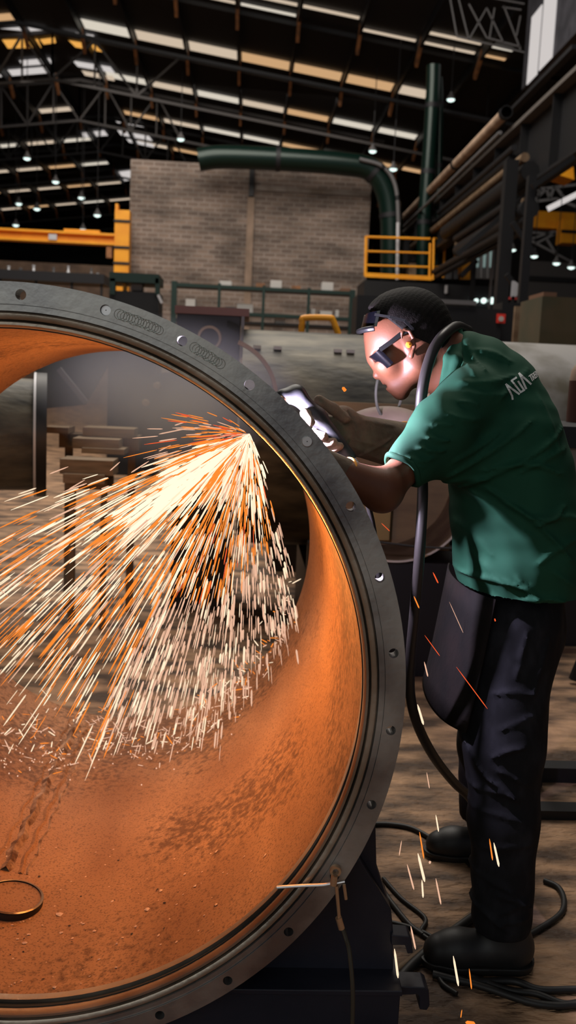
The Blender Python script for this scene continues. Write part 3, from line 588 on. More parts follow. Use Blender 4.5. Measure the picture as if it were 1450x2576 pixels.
# ================================================================== THE FLANGED PIPE
CX, CZ, YF, RI = -.414, .816, 1.62, .655
def ringmat(name, c1, c2, rough, rough2, bump=.15):
    return mat(name, c1, rough, .88, c2, 5, 7, bump, None, .38, .64, 60, .002, None, rough2)
M['face'] = ringmat('flange_face', (.20, .19, .195), (.50, .48, .45), .36, .54, .35)
M['ridge'] = ringmat('ridge_steel', (.30, .25, .20), (.48, .40, .32), .30, .5, .45)
M['groove'] = mat('groove_dark', (.012, .012, .012), .5, .3)
def boremat():
    m = mat('bore_rust', (.27, .125, .058), .75, .05, (.50, .27, .14), 3.4, 10, .6, (1, .5, 1), .3, .7, 40, .004)
    nt = m.node_tree; N = nt.nodes; L = nt.links; b = N['Principled BSDF']; src = b.inputs['Base Color'].links[0].from_socket
    tc = N.new('ShaderNodeTexCoord'); n = N.new('ShaderNodeTexNoise'); n.inputs['Scale'].default_value = 55; n.inputs['Detail'].default_value = 5; L.new(tc.outputs['Object'], n.inputs[0])
    n2 = N.new('ShaderNodeTexNoise'); n2.inputs['Scale'].default_value = 2.2; L.new(tc.outputs['Object'], n2.inputs[0])
    a = N.new('ShaderNodeMath'); a.operation = 'MULTIPLY'; L.new(n.outputs[0], a.inputs[0]); L.new(n2.outputs[0], a.inputs[1])
    r = N.new('ShaderNodeMapRange'); r.inputs[1].default_value = .25; r.inputs[2].default_value = .37; r.inputs[3].default_value = 0; r.inputs[4].default_value = .75; L.new(a.outputs[0], r.inputs[0])
    mx = N.new('ShaderNodeMix'); mx.data_type = 'RGBA'; L.new(r.outputs[0], mx.inputs[0]); L.new(src, mx.inputs[6]); mx.inputs[7].default_value = (.10, .045, .02, 1)
    n3 = N.new('ShaderNodeTexNoise'); n3.inputs['Scale'].default_value = 190; n3.inputs['Detail'].default_value = 3; L.new(tc.outputs['Object'], n3.inputs[0])
    r3 = N.new('ShaderNodeMapRange'); r3.inputs[1].default_value = .52; r3.inputs[2].default_value = .66; r3.inputs[4].default_value = .6; L.new(n3.outputs[0], r3.inputs[0])
    m3 = N.new('ShaderNodeMix'); m3.data_type = 'RGBA'; L.new(r3.outputs[0], m3.inputs[0]); L.new(mx.outputs[2], m3.inputs[6]); m3.inputs[7].default_value = (.09, .04, .02, 1)
    L.new(m3.outputs[2], b.inputs['Base Color']); return m
M['bore'] = boremat()
pipe = empty('flanged_pipe', (CX, YF, CZ-.73), 'large open steel pipe with bolted flange, sparks flying through its orange-lit bore', 'pipe')
cc = (CX, YF, CZ)
fl = MB().lathe(cc, (0,1,0), [(.7285,0),(.6905,0),(.6905,.034),(.7285,.034)], 180, True).build('flange', M['face'], pipe, True)
angs = [88.4, 76.6, 65.2, 53.9, 42.4, 30.9, 19.4, 7.6, -4.5, -16.7, -29.6, -41.2, -53.7]
angs += [-53.7 - 12.1*(k+1) for k in range(17)]
def fpt(a, r, dy=0): a = math.radians(a); return Vector((CX + r*math.cos(a), YF+dy, CZ + r*math.sin(a)))
cut = MB()
for a in angs:
    p = fpt(a, .7073, -.01); cut.tube([p, p+Vector((0,.06,0))], .0093, 20)
co = cut.build('flange_cutter', M['groove'])
md = fl.modifiers.new('holes', 'BOOLEAN'); md.object = co; md.operation = 'DIFFERENCE'; md.solver = 'EXACT'
bpy.context.view_layer.update()
me = bpy.data.meshes.new_from_object(fl.evaluated_get(bpy.context.evaluated_depsgraph_get())); fl.modifiers.clear(); fl.data = me
bpy.data.objects.remove(co); auto(fl, 35)
def ringpart(name, prof, m, n=160): return MB().lathe(cc, (0,1,0), prof, n, True).build(name, M[m], pipe, True)
ringpart('sealing_ring', [(.6900,.003),(.6795,.003),(.6785,.009),(.6785,.03),(.6900,.03)], 'face')
ringpart('outer_ridge', [(.6780,.007),(.6750,.004),(.6700,.004),(.6655,.007),(.6640,.013),(.6640,.03),(.6780,.03)], 'ridge')
ringpart('inner_ridge', [(.6630,.012),(.6605,.009),(.6560,.009),(.6530,.014),(.6520,.02),(.6520,.03),(.6630,.03)], 'ridge')
ringpart('groove', [(.6905,.034),(.6905,.028),(.6500,.026),(.6640,.055),(.6720,.055),(.7000,.034)], 'groove')
ringpart('inner_lip', [(.6550,.058),(.6555,.054),(.6640,.054),(.6660,.058),(.6660,.07),(.6550,.07)], 'ridge')
MB().lathe(cc, (0,1,0), [(RI,.07),(RI,.5),(RI,1.0),(RI,1.58),(.667,1.58),(.667,.07)], 180, True).build('barrel', M['bore'], pipe, True)
MB().lathe(cc, (0,1,0), [(.6685,.034),(.672,.034),(.672,1.58),(.6685,1.58)], 120, True).build('outer_shell', M['bigpipe'], pipe, True)
# one bolt left in the flange, and a pale plug painting a lit hole
for i, m, dy in ((4, 'rod', -.006), (1, 'rod', .006)):
    p = fpt(angs[i], .7073, dy); b = MB().lathe(p, (0,1,0), [(.001,0),(.0085,0),(.0095,.002),(.0095,.03),(.001,.03)], 20).build('plug_bolt', M[m], pipe, True)
    tag(b, 'bright round bolt end')
mk = MB()
for i in range(26):
    a = 74.6 - i*.42 if i < 15 else 63.2 - (i-15)*.42; p = fpt(a, .7073-.0005*(i % 3), -.0004); r = .0088 - .0003*(i % 5)
    mk.tube([p + Vector((r*math.cos(t*2*PI/14), 0, r*math.sin(t*2*PI/14))) for t in range(15)], .00045, 4, False)
tag(mk.build('machining_marks', mat('scratch', (.6, .64, .6), .3, .8), pipe), 'overlapping bright ring scratches', None, None, 'stuff')
def cyl(px, py, r=RI-.001, far=False):
    d = ray(px, py); a = d.x**2+d.z**2; b = 2*(-CX*d.x + (H-CZ)*d.z); c = CX**2+(H-CZ)**2-r*r
    k = (-b + math.sqrt(max(b*b-4*a*c, 0)))/(2*a); return Vector((d.x*k, d.y*k, H+d.z*k))
def onbore(a, y, r=RI): return Vector((CX + r*math.cos(a), y, CZ + r*math.sin(a)))
# longitudinal weld seam and the branch opening low on the left
ps = cyl(12, 2190); aw = math.atan2(ps.z-CZ, ps.x-CX)
pe_ = cyl(205, 1890)
for j, (off, w_, hh, m) in enumerate([(0, .026, .014, 'ridge'), (.035, .014, .007, 'bore'), (-.03, .012, .005, 'bore'), (.055, .006, .003, 'ridge')]):
    mb = MB(); n = 70; rows = []
    for i in range(n):
        y = ps.y + (3.12-ps.y)*i/(n-1); wv = w_*(.8+.5*random.random()); o_ = off + .004*math.sin(i*.7+j)
        rows.append([onbore(aw+(o_-wv/2)/RI, y, RI-.0005), onbore(aw+o_/RI, y, RI-hh*(.6+.7*random.random())), onbore(aw+(o_+wv/2)/RI, y, RI-.0005)])
    vs = [v for r in rows for v in r]; fs = []
    for i in range(n-1):
        for k in range(2): fs.append((i*3+k, i*3+k+1, (i+1)*3+k+1, (i+1)*3+k))
    mb.add(vs, fs).build('weld_seam', mat('weld%d' % j, (.55, .36, .24), .6, .2, (.13, .06, .03), 30, 4, .5) if m == 'ridge' else M['bore'], pipe, True)
pn = cyl(30, 2272); an = math.atan2(pn.z-CZ, pn.x-CX); nrm = Vector((math.cos(an), 0, math.sin(an)))
br = MB().lathe(onbore(an, pn.y, RI-.018), nrm, [(.064,0),(.070,.002),(.070,.02),(.064,.02)], 48, True).build('branch_collar', M['groove'], pipe, True)
MB().lathe(onbore(an, pn.y, RI-.012), nrm, [(.064,-.004),(.05,.004),(.001,.007),(.001,.009),(.064,.009)], 48).build('branch_plate', M['bore'], pipe, True)
rimb = MB().lathe(onbore(an, pn.y, RI-.0195), nrm, [(.0640,0),(.0665,-.001),(.0700,.001),(.068,.003)], 48, True).build('collar_edge', M['ridge'], br, True)
# slag chips lying in the bore
M['chip'] = mat('slag', (.75, .52, .40), .7); M['chipd'] = mat('slag_dark', (.05, .03, .025), .6)
def chipmesh(k, m):
    mb = MB(); r = [1, .8, 1.2][k % 3]; n = 6
    ring = [(math.cos(2*PI*i/n)*r*random.uniform(.6, 1.2), math.sin(2*PI*i/n)*random.uniform(.5, 1.1), random.uniform(-.1, .2)) for i in range(n)]
    mb.add([(0, 0, .5)] + ring, [(0, i+1, (i+1) % n+1) for i in range(n)] + [tuple(range(n, 0, -1))]); return mb.mesh('slag_chip', m)
cms = [chipmesh(k, M['chip']) for k in range(5)] + [chipmesh(k, M['chipd']) for k in range(2)]
spots = [(150,2300,.011),(62,2372,.008),(182,2220+140,.004),(370,2288,.009),(405,2240,.008),(465,2199,.005),(342,2330,.006),(238,2342,.005)]
while len(spots) < 120:
    x = random.uniform(0, 690); y = random.uniform(2130, 2500)
    if math.hypot(x-45, y-1693) < 800: spots.append((x, y, random.choice([.002, .003, .0035, .004, .0055])))
for i, (x, y, r) in enumerate(spots):
    p = cyl(x, y, RI-.0015); a = math.atan2(p.z-CZ, p.x-CX); n_ = Vector((-math.cos(a), 0, -math.sin(a)))
    o = bpy.data.objects.new('slag_chip', cms[i % 7 if i > 7 else i % 5]); C.objects.link(o)
    o.location = p; q = n_.to_track_quat('Z', 'Y'); o.rotation_mode = 'QUATERNION'; o.rotation_quaternion = q @ Matrix.Rotation(random.random()*6, 3, 'Z').to_quaternion(); o.scale = (r, r*.8, r*.6)
    tag(o, 'tiny slag chip scattered on the rusty bottom of the pipe bore' if i > 0 else 'largest slag chip, beside the collar of the branch opening', 'chip', 'slag chips in the bore' if i > 0 else None)
# ------------------------------------------------------------------ earth clamp and its wire
Ye = YF-.012
ec = empty('earth_clamp', at(842, 2205, Ye), 'brass earth clamp with white rod hooked on the flange at lower right', 'clamp')
MB().tube(curve([at(697, 2232, YF-.004), at(760, 2228, Ye), at(810, 2226, Ye-.004), at(835, 2222, Ye-.006)], 4), .0032, 8).build('white_rod', M['rod'], ec, True)
p = at(845, 2194, Ye-.004); MB().lathe(p, (0,1,0), [(.006,0),(.0105,0),(.0115,.004),(.0105,.01),(.006,.01)], 20, True).build('eyelet', M['brass'], ec, True)
MB().tube([at(842, 2203, Ye-.008), at(839, 2226, Ye-.008)], .0065, 12).build('bolt_shank', M['brass'], ec, True)
MB().tube([at(847, 2228, Ye), at(854, 2310, Ye)], .0035, 8).build('brass_leg', M['brass'], ec, True)
MB().tube([at(866, 2225, Ye), at(871, 2262, Ye)], .0032, 8).build('brass_leg', M['brass'], ec, True)
MB().tube([at(852, 2308, Ye), at(860, 2336, Ye)], .0065, 10).build('cable_lug', M['brass'], ec, True)
MB().tube([at(836, 2224, Ye), at(868, 2218, Ye)], .002, 6).build('cross_wire', M['rod'], ec, True)
thing('earth_cable', MB().tube(curve([at(861, 2332, Ye), at(872, 2365, Ye-.01), at(880, 2400, Ye-.03), at(888, 2500, Ye-.05), at(885, 2640, Ye-.06)], 5), .0042, 8), mat('cable_olive', (.05, .04, .025), .6), 'thin dark cable hanging from the brass earth clamp to the photo’s bottom', 'cable', None, True)
# ------------------------------------------------------------------ blue-black roller stand
Ysd = 1.74
st = empty('pipe_stand', (.15, Ysd, 0), 'dark navy steel stand carrying the big flanged pipe at lower right', 'stand')
def pp_(l, Y): return [at(x, y, Y) for x, y in l]
MB().prism(pp_([(560, 2500), (700, 2330), (905, 2160), (985, 2290), (990, 2345), (990, 2485), (560, 2485)], Ysd), (0, .10, 0)).build('upright_plate', M['navy'], st, bev=.003)
MB().prism(pp_([(880, 2150), (945, 2060), (948, 2180), (985, 2292), (965, 2285), (905, 2180)], Ysd+.03), (0, .05, 0)).build('side_gusset', M['navy'], st, bev=.002)
z0 = at(900, 2484, Ysd-.06).z
MB().box((-.14, Ysd-.07, z0-.012), (at(1012, 2484, Ysd-.06).x, Ysd+.14, z0)).build('base_flange', M['navy'], st, bev=.002)
MB().box((-.14, Ysd-.03, 0), (at(1008, 2500, Ysd-.03).x, Ysd+.10, z0-.012)).build('base_beam', M['navy'], st, bev=.002)
MB().prism(pp_([(1000, 2482), (1070, 2484), (1080, 2492), (1082, 2530), (1075, 2542), (1056, 2540), (1056, 2508), (1048, 2502), (1000, 2504)], Ysd-.04), (0, .05, 0)).build('hook_bracket', M['navy'], st, bev=.002)
MB().prism(pp_([(985, 2352), (1030, 2356), (1036, 2362), (1040, 2398), (1026, 2400), (1020, 2378), (985, 2378)], Ysd-.01), (0, .04, 0)).build('side_peg', M['navy'], st, bev=.002)
# ------------------------------------------------------------------ cables on the floor
def floorcable(name, pts, r, label, m='rubber'):
    pp = curve([atZ(x, y, r) for x, y in pts], 8); return thing(name, MB().tube(pp, r, 10), M[m], label, 'cable', None, True)
floorcable('floor_cable', [(930, 2073), (985, 2074), (1040, 2085), (1100, 2118), (1160, 2155), (1200, 2190)], .008, 'black cable arching across the floor from the flange to the worker’s leg')
floorcable('floor_cable', [(1370, 2215), (1405, 2232), (1420, 2265), (1410, 2300), (1360, 2335), (1300, 2370)], .008, 'black cable looping right of the worker’s near boot')
floorcable('floor_cable', [(958, 2230), (985, 2270), (1030, 2325), (1065, 2352)], .007, 'short black cable descending beside the navy stand')
floorcable('floor_cable', [(965, 2210), (1010, 2260), (1070, 2310), (1060, 2345), (1090, 2370)], .006, 'thin black cable kinked right of the navy stand')
floorcable('floor_cable', [(985, 2320), (1030, 2332), (1075, 2350), (1120, 2380)], .006, 'thin black cable running from the stand’s peg toward the boot')
floorcable('floor_cable', [(1090, 2450), (1180, 2470), (1290, 2468), (1360, 2490), (1460, 2490), (1600, 2500)], .009, 'uppermost black cable of the bundle under the near boot')
floorcable('floor_cable', [(1150, 2462), (1240, 2490), (1330, 2520), (1400, 2530), (1470, 2528), (1600, 2545)], .009, 'lowest black cable of the bundle at the lower right')
floorcable('floor_cable', [(1180, 2455), (1280, 2490), (1350, 2500), (1420, 2525), (1480, 2520), (1600, 2528)], .008, 'middle black cable of the bundle at the lower right')
floorcable('floor_cable', [(1095, 2440), (1108, 2465), (1120, 2480), (1150, 2500)], .006, 'short cable tail below the near boot’s toe')
floorcable('angle_iron', [(985, 2452), (1190, 2300)], .010, 'thin steel bar lying on the floor from the stand to the boot', 'rust')
floorcable('floor_cable', [(1000, 2470), (1040, 2425), (1110, 2365), (1200, 2300), (1290, 2225)], .012, 'thick dark cable running diagonally from the stand under the boot')
floorcable('thin_wire', [(945, 1366), (985, 1369), (1050, 1374), (1100, 1380)], .004, 'x') if False else None
thing('thin_wire', MB().tube(curve([at(940, 1362, 3.9), at(990, 1368, 3.9), at(1060, 1376, 3.9), at(1150, 1380, 3.9)], 4), .005, 6), M['rubber'], 'thin black wire stretched across the open brown pipe end', 'wire', None, True)
# ================================================================== SPARKS
G = [glow('spark_white', (1, .76, .52), 1.15), glow('spark_pink', (1, .58, .39), .86), glow('spark_orange', (1, .27, .035), 1.0), glow('spark_red', (1, .12, .03), .9), glow('spark_hot', (1, .82, .58), 1.3)]
S0 = onbore(math.radians(48), 1.90, .630)
def rodmesh(m):
    n = 5; vs = []; 
    for z, r in ((0, .35), (.12, 1), (.8, .9), (1, .25)):
        for k in range(n): vs.append((r*math.cos(2*PI*k/n), r*math.sin(2*PI*k/n), z))
    fs = [(i*n+k, i*n+(k+1) % n, (i+1)*n+(k+1) % n, (i+1)*n+k) for i in range(3) for k in range(n)] + [tuple(range(n))[::-1], tuple(range(3*n, 4*n))]
    return MB().add(vs, fs)
rods = [rodmesh(0).mesh('spark', g) for g in G]
streaks = []     # (p0, p1, radius, glow index, kind)
def path(T, t, lift):
    p = S0.lerp(T, t); p.z += lift*4*t*(1-t); return p
def add(T, t0, t1, r, gi, lift, kind='fan'):
    a, b = path(T, t0, lift), path(T, t1, lift)
    for q in (a, b):
        rr = math.hypot(q.x-CX, q.z-CZ)
        if rr > RI-.008: return
    streaks.append((a, b, r, gi, kind))
def target(px, py):
    p = cyl(px, py, RI-.01)
    if p.y > 3.05 or p.y < 0: p = at(px, py, random.uniform(2.6, 3.1))
    return p
R = random.Random(11)
for i in range(950):      # main jet, long lines to the lower left
    u = R.random()**.9; px = -260 + 520*u + R.gauss(0, 25); py = 1370 + 200*R.random() + 430*u + R.gauss(0, 40)
    T = target(px, py); t0 = R.random()**1.2*.92; L = R.uniform(.05, .20)*(.4+t0*.8)
    add(T, t0, min(t0+L, 1), R.choice([.0011, .0014, .0014, .0019, .0024]), R.choices([0, 1, 2, 4], [4, 1.5, 7, 2.5])[0], .03, 'long')
for i in range(1250):     # steep fan, short separated streaks
    u = R.random(); px = 230 + 530*u; py = 1880 - 300*max(0, (px-480)/280)**1.6 + R.gauss(0, 30) - 10
    T = target(px, py); t0 = .02 + R.random()**.75*.93; L = R.uniform(.03, .085)
    big = R.random() < .25 and t0 > .4
    add(T, t0, min(t0+L, 1), R.choice([.0022, .003]) if big else R.choice([.0009, .0012, .0016]), (1 if R.random() < .75 else 0) if t0 > .45 else R.choices([0, 1, 2, 3], [3, 2, 4.5, .8])[0], .045)
for i in range(300):      # dense white root of the jet
    px = R.uniform(-200, 760); py = R.uniform(1350, 1800); T = target(px, py); t0 = R.uniform(0, .22)
    add(T, t0, t0+R.uniform(.04, .1), R.choice([.0012, .002, .003]), R.choice([0, 4, 4, 0, 2]), .03, 'root')
for i in range(150):     # hot core of the jet
    px = R.gauss(-10, 90); py = R.gauss(1620, 60); T = target(px, py); t0 = R.uniform(0, .30)
    add(T, t0, t0+R.uniform(.05, .14), R.choice([.003, .004, .005])*(1 if t0 < .2 else .6), 4, .03, 'root')
for i in range(110):     # feathery upper side
    px = R.uniform(150, 480); py = R.uniform(1010, 1230); Y = R.uniform(1.85, 2.2); T = at(px, py, Y); t0 = R.uniform(.0, .5)
    add(T, t0, t0+R.uniform(.08, .2), .0010, R.choice([2, 2, 3, 1]), .01)
for (x0, y0, x1, y1) in [(125,1192,172,1174),(277,1184,302,1162),(173,1231,214,1207),(120,1285,154,1263),(165,1333,216,1290),(205,1295,222,1278),(48,1360,108,1326),(0,1415,80,1362),(25,1430,100,1380),(40,1454,80,1420),(100,1416,160,1373),(0,1485,20,1498),(20,1480,70,1440),(0,1545,75,1490),(400,1092,470,1078),(400,1110,445,1103),(330,1189,375,1160),(440,1070,470,1060),(400,1135,430,1120),(255,1230,275,1222)]:
    Y = R.uniform(2.1, 2.6); streaks.append((at(x0, y0, Y), at(x1, y1, Y), .0016, 1, 'stray'))
for i in range(330):     # bounces along the landing edge
    u = R.random(); px = -10 + 750*u; base = 1860 - 330*max(0, (px-400)/340)**1.5
    py = base + R.gauss(0, 38); p = cyl(px, py, RI-.02)
    if p.y > 3.1: p = at(px, py, R.uniform(2.7, 3.0))
    d = Vector((R.gauss(0, 1), R.gauss(0, .6), R.gauss(0, .8)+.3)).normalized(); L = R.uniform(.006, .040)
    q = p + d*L
    if math.hypot(q.x-CX, q.z-CZ) < RI-.006 and math.hypot(p.x-CX, p.z-CZ) < RI-.006: streaks.append((p, q, R.choice([.0010, .0014, .002]), R.choice([0, 1, 1, 2]), 'bounce'))
for i in range(110):
    px = R.uniform(-10, 700); py = 1880 - 300*max(0, (px-400)/300)**1.4 + abs(R.gauss(0, 35)); p = cyl(px, py, RI-.012); 
    if p.y > 3.1: continue
    streaks.append((p, p+Vector((0, 0, .0045)), .0022, 1, 'bounce'))
streaks.sort(key=lambda s: -((s[1]-s[0]).length*s[2])/(s[0].y**2))
def place(name, a, b, r, gi):
    d = b-a; o = bpy.data.objects.new(name, rods[gi]); C.objects.link(o); o.location = a; o.rotation_mode = 'QUATERNION'
    o.rotation_quaternion = d.to_track_quat('Z', 'Y'); o.scale = (r, r, d.length); return o
stray_lab = 'lone pale spark streak flying ahead of the jet, upper left of the bore'
for s in streaks[:300]:
    o = place('spark', *s[:4])
    if s[4] == 'stray': tag(o, stray_lab, 'spark', 'stray sparks upper left of the bore')
    elif s[4] == 'bounce': tag(o, 'short glowing spark bouncing off the bottom of the bore', 'spark', 'bouncing sparks on the bore bottom')
    elif s[4] == 'root': tag(o, 'fat white-hot spark crowded in the blazing root of the jet at the cut', 'spark', 'white-hot sparks at the root of the jet')
    elif s[4] == 'long': tag(o, 'long orange-yellow spark line streaming to the lower left of the bore', 'spark', 'long spark lines of the main jet')
    else: tag(o, 'short pinkish spark dash falling steeply in the fan below the cut', 'spark', 'short falling spark dashes of the fan')
mb = MB(); proto = rodmesh(0)
for (a, b, r, gi, k) in streaks[300:]:
    d = b-a; q = d.to_track_quat('Z', 'Y').to_matrix(); L = d.length; mb.mi = gi
    mb.add([a + q @ Vector((v[0]*r, v[1]*r, v[2]*L)) for v in proto.v], proto.f)
o = link('spark_shower', mb.mesh('spark_shower', G)); tag(o, 'dense shower of fine orange and white sparks spraying through the pipe bore', 'sparks', None, 'stuff')
# falling sparks beside and before the worker's legs
falls = [(1090,1440,1103,1467,2.0,.0016,3,'red-orange falling spark just under the worker’s shirt front, highest'), (1042,1500,1055,1530,1.95,.0016,2,'orange falling spark left of the worker’s apron top'),
 (1069,1598,1107,1650,2.0,.0009,3,'thin dim red spark trail left of the apron'), (1068,1665,1077,1702,2.0,.0017,1,'small bright spark between flange and apron, upper'),
 (1051,1772,1066,1823,2.0,.0028,0,'bright thick spark between flange and apron, lower'), (1149,1678,1227,1783,1.86,.0010,3,'long thin red spark crossing the worker’s thigh'),
 (1074,1943,1081,1983,2.0,.0012,1,'faint thin spark left of the worker’s calf'), (1097,2050,1104,2092,1.95,.0018,0,'bright spark left of the calf above the arching cable'),
 (1056,2093,1067,2160,1.95,.0018,2,'long orange spark in the cluster on the floor, upper'), (1011,2115,1005,2152,1.95,.0012,1,'faint spark leaning left of the falling cluster'),
 (1052,2147,1069,2218,1.93,.0032,0,'thickest white spark at the middle of the falling cluster'), (1025,2175,1042,2238,1.93,.0020,1,'slanting spark left of the thickest one'),
 (1062,2214,1065,2258,1.93,.0022,0,'short white spark directly below the thickest one'), (1097,2210,1110,2275,1.93,.0020,1,'spark right of the falling cluster below the cable'),
 (1232,2110,1240,2164,1.88,.0018,2,'orange spark before the trouser leg, left of a pair'), (1243,2120,1256,2180,1.88,.0026,0,'white spark before the trouser leg, right of a pair'),
 (1034,2330,1046,2388,1.80,.0020,1,'spark beside the stand’s side peg'), (993,2387,1002,2460,1.70,.0026,0,'long bright spark before the stand’s right edge'),
 (1141,2405,1154,2480,1.80,.0026,0,'long pinkish spark before the boot toe'), (1181,2437,1187,2488,1.80,.0016,2,'thin yellow spark before the boot, right of the pinkish one'),
 (1131,1514,1166,1592,2.1,.0007,1,'hair-thin pale spark trail beside the apron top'), (862,974,870,984,2.0,.0040,2,'small orange glowing fleck in the air before the gauntlet thumb'),
 (960,1316,981,1336,2.4,.0010,3,'tiny reddish spark inside the open brown pipe end'), (1245,1556,1247,1563,1.84,.0016,3,'tiny red fleck just under the shirt hem'),
 (1163,2540,1160,2560,1.75,.0012,2,'tiny orange spark near the photo’s bottom edge'), (1172,2572,1196,2576,1.75,.0045,2,'glowing spark cluster cut by the bottom edge'), (1080,2168,1084,2170,1.93,.0035,1,'tiny spark dot right of the thickest falling spark')]
for (x0, y0, x1, y1, Y, r, gi, lab) in falls: tag(place('falling_spark', at(x1, y1, Y), at(x0, y0, Y), r, gi), lab, 'spark')
# ================================================================== THE WORKER (signed-distance bodies meshed with surface nets)
def surfnets(V, lo, h):
    s = V < 0; nx, ny, nz = V.shape; cs = (nx-1, ny-1, nz-1)
    acc = np.zeros(cs + (3,), np.float32); cnt = np.zeros(cs, np.int8)
    for ax in range(3):
        sl0 = [slice(None)]*3; sl1 = [slice(None)]*3; sl0[ax] = slice(0, -1); sl1[ax] = slice(1, None)
        a, b = V[tuple(sl0)], V[tuple(sl1)]; cr = s[tuple(sl0)] != s[tuple(sl1)]
        t = np.where(cr, a/np.where(cr, a-b, 1), 0)
        o1, o2 = [k for k in range(3) if k != ax]
        for d1 in (0, 1):
            for d2 in (0, 1):
                sl = [slice(None)]*3; sl[o1] = slice(d1, d1+cs[o1]); sl[o2] = slice(d2, d2+cs[o2]); sl = tuple(sl)
                c = cr[sl]; acc[..., ax] += np.where(c, t[sl], 0); acc[..., o1] += c*d1; acc[..., o2] += c*d2; cnt += c
    m = cnt > 0; idx = -np.ones(cs, np.int64); idx[m] = np.arange(m.sum())
    ijk = np.argwhere(m); vs = (ijk + acc[m]/cnt[m][:, None])*h + np.array(lo)
    fs = []
    for ax in range(3):
        o1, o2 = [(1, 2), (2, 0), (0, 1)][ax]
        sl0 = [slice(None)]*3; sl1 = [slice(None)]*3; sl0[ax] = slice(0, -1); sl1[ax] = slice(1, None)
        s0, s1 = s[tuple(sl0)], s[tuple(sl1)]; cr = np.argwhere(s0 != s1); ins = s0[tuple(cr.T)]
        ok = (cr[:, o1] > 0) & (cr[:, o2] > 0) & (cr[:, o1] < cs[o1]) & (cr[:, o2] < cs[o2]); cr, ins = cr[ok], ins[ok]
        def g(d1, d2):
            q = cr.copy(); q[:, o1] -= d1; q[:, o2] -= d2; return idx[tuple(q.T)]
        q = np.stack([g(1, 1), g(0, 1), g(0, 0), g(1, 0)], 1); q[~ins] = q[~ins][:, ::-1]; fs.append(q)
    return vs, np.concatenate(fs)
class SDF:
    def __init__(s, lo, hi, h):
        s.lo = np.array(lo, float); s.h = h; n = np.ceil((np.array(hi)-s.lo)/h).astype(int)+1
        ax = [s.lo[i] + h*np.arange(n[i]) for i in range(3)]
        s.P = np.stack(np.meshgrid(*ax, indexing='ij'), -1).astype(np.float32); s.V = np.full(s.P.shape[:3], 9., np.float32)
    def cone(s, a, b, r1, r2, ky=1.0):
        a, b = np.array(a, np.float32), np.array(b, np.float32); k = np.array([1, 1/ky, 1], np.float32)
        P = s.P*k; a = a*k; b = b*k; d = b-a; L = max(float(d @ d), 1e-9)
        t = np.clip(((P-a) @ d)/L, 0, 1); q = P-a-t[..., None]*d
        return np.sqrt((q*q).sum(-1)) - (r1+(r2-r1)*t)
    def ell(s, c, r, R=None):
        q = s.P - np.array(c, np.float32)
        if R is not None: q = q @ np.array(R, np.float32)
        r = np.array(r, np.float32); k0 = np.sqrt(((q/r)**2).sum(-1)); k1 = np.sqrt(((q/(r*r))**2).sum(-1))
        return k0*(k0-1)/np.maximum(k1, 1e-6)
    def add(s, d, k=.01):
        hh = np.clip(.5+.5*(s.V-d)/k, 0, 1); s.V = (s.V*(1-hh)+d*hh - k*hh*(1-hh)).astype(np.float32); return s
    def sub(s, d, k=.004):
        d = -d; hh = np.clip(.5-.5*(s.V-d)/k, 0, 1); s.V = (s.V*(1-hh)+d*hh + k*hh*(1-hh)).astype(np.float32); return s
    def plane(s, p, n): return (s.P - np.array(p, np.float32)) @ np.array(Vector(n).normalized(), np.float32)
    def mesh(s, name, m, smooth=1):
        vs, fs = surfnets(s.V, s.lo, s.h)
        me = bpy.data.meshes.new(name); me.from_pydata(vs.tolist(), [], fs.tolist()); me.materials.append(m)
        if smooth:
            bm = bmesh.new(); bm.from_mesh(me)
            for _ in range(smooth): bmesh.ops.smooth_vert(bm, verts=bm.verts, factor=.5, use_axis_x=True, use_axis_y=True, use_axis_z=True)
            bm.to_mesh(me); bm.free()
        return me
def A(px, py, Y): return tuple(at(px, py, Y))
def RP(r, Y): return r*Y/F*1.0
def folds(sd, fl, Y, ymax=None):
    """cloth folds: (x0,y0,x1,y1,width_px,amp_mm[,bow]) ridges laid on the near side of a garment around depth Y"""
    X = sd.P[..., 0]; Z = sd.P[..., 2]; D = np.zeros_like(X)
    for f in fl:
        x0, y0, x1, y1, w_, amp = f[:6]; bow = f[6] if len(f) > 6 else 0
        a, b = at(x0, y0, Y), at(x1, y1, Y); dx, dz = b.x-a.x, b.z-a.z; L = math.hypot(dx, dz); ux, uz = dx/L, dz/L
        u = (X-a.x)*ux + (Z-a.z)*uz; v = -(X-a.x)*uz + (Z-a.z)*ux; t = u/L
        v = v - bow*Y/F*4*np.clip(t, 0, 1)*(1-np.clip(t, 0, 1))
        over = np.maximum(np.maximum(-u, u-L), 0); wv = .75*w_*Y/F*(.6+.5*np.sin(np.clip(t, 0, 1)*PI))
        D += amp*.0015*np.exp(-(v/wv)**2 - (over/(w_*Y/F*1.2))**2)
    if ymax is not None: D *= 1/(1+np.exp((sd.P[..., 1]-ymax)/.02))
    band = np.abs(sd.V) < .03
    sd.V = np.where(band, sd.V - D, sd.V).astype(np.float32)
    return sd
M['skin'] = mat('skin', (.17, .062, .031), .5, 0, (.13, .046, .023), 14, 4, .12, None, .35, .65, 220, .002)
M['hair'] = mat('hair', (.007, .006, .005), .75, 0, (.013, .010, .009), 60, 3, .4, None, .35, .65, 400, .002, .15)
M['shirt'] = mat('green_shirt', (.012, .070, .038), .85, 0, (.010, .058, .032), 10, 3, .12, None, .35, .65, 700, .001, .25)
M['denim'] = mat('dark_denim', (.009, .009, .011), .85, 0, (.022, .022, .027), 24, 6, .2, (1, 1, .5), .45, .75, 500, .001, .2)
M['leather'] = mat('split_leather', (.20, .145, .105), .85, 0, (.12, .085, .062), 22, 5, .35, None, .35, .65, 160, .003, .25)
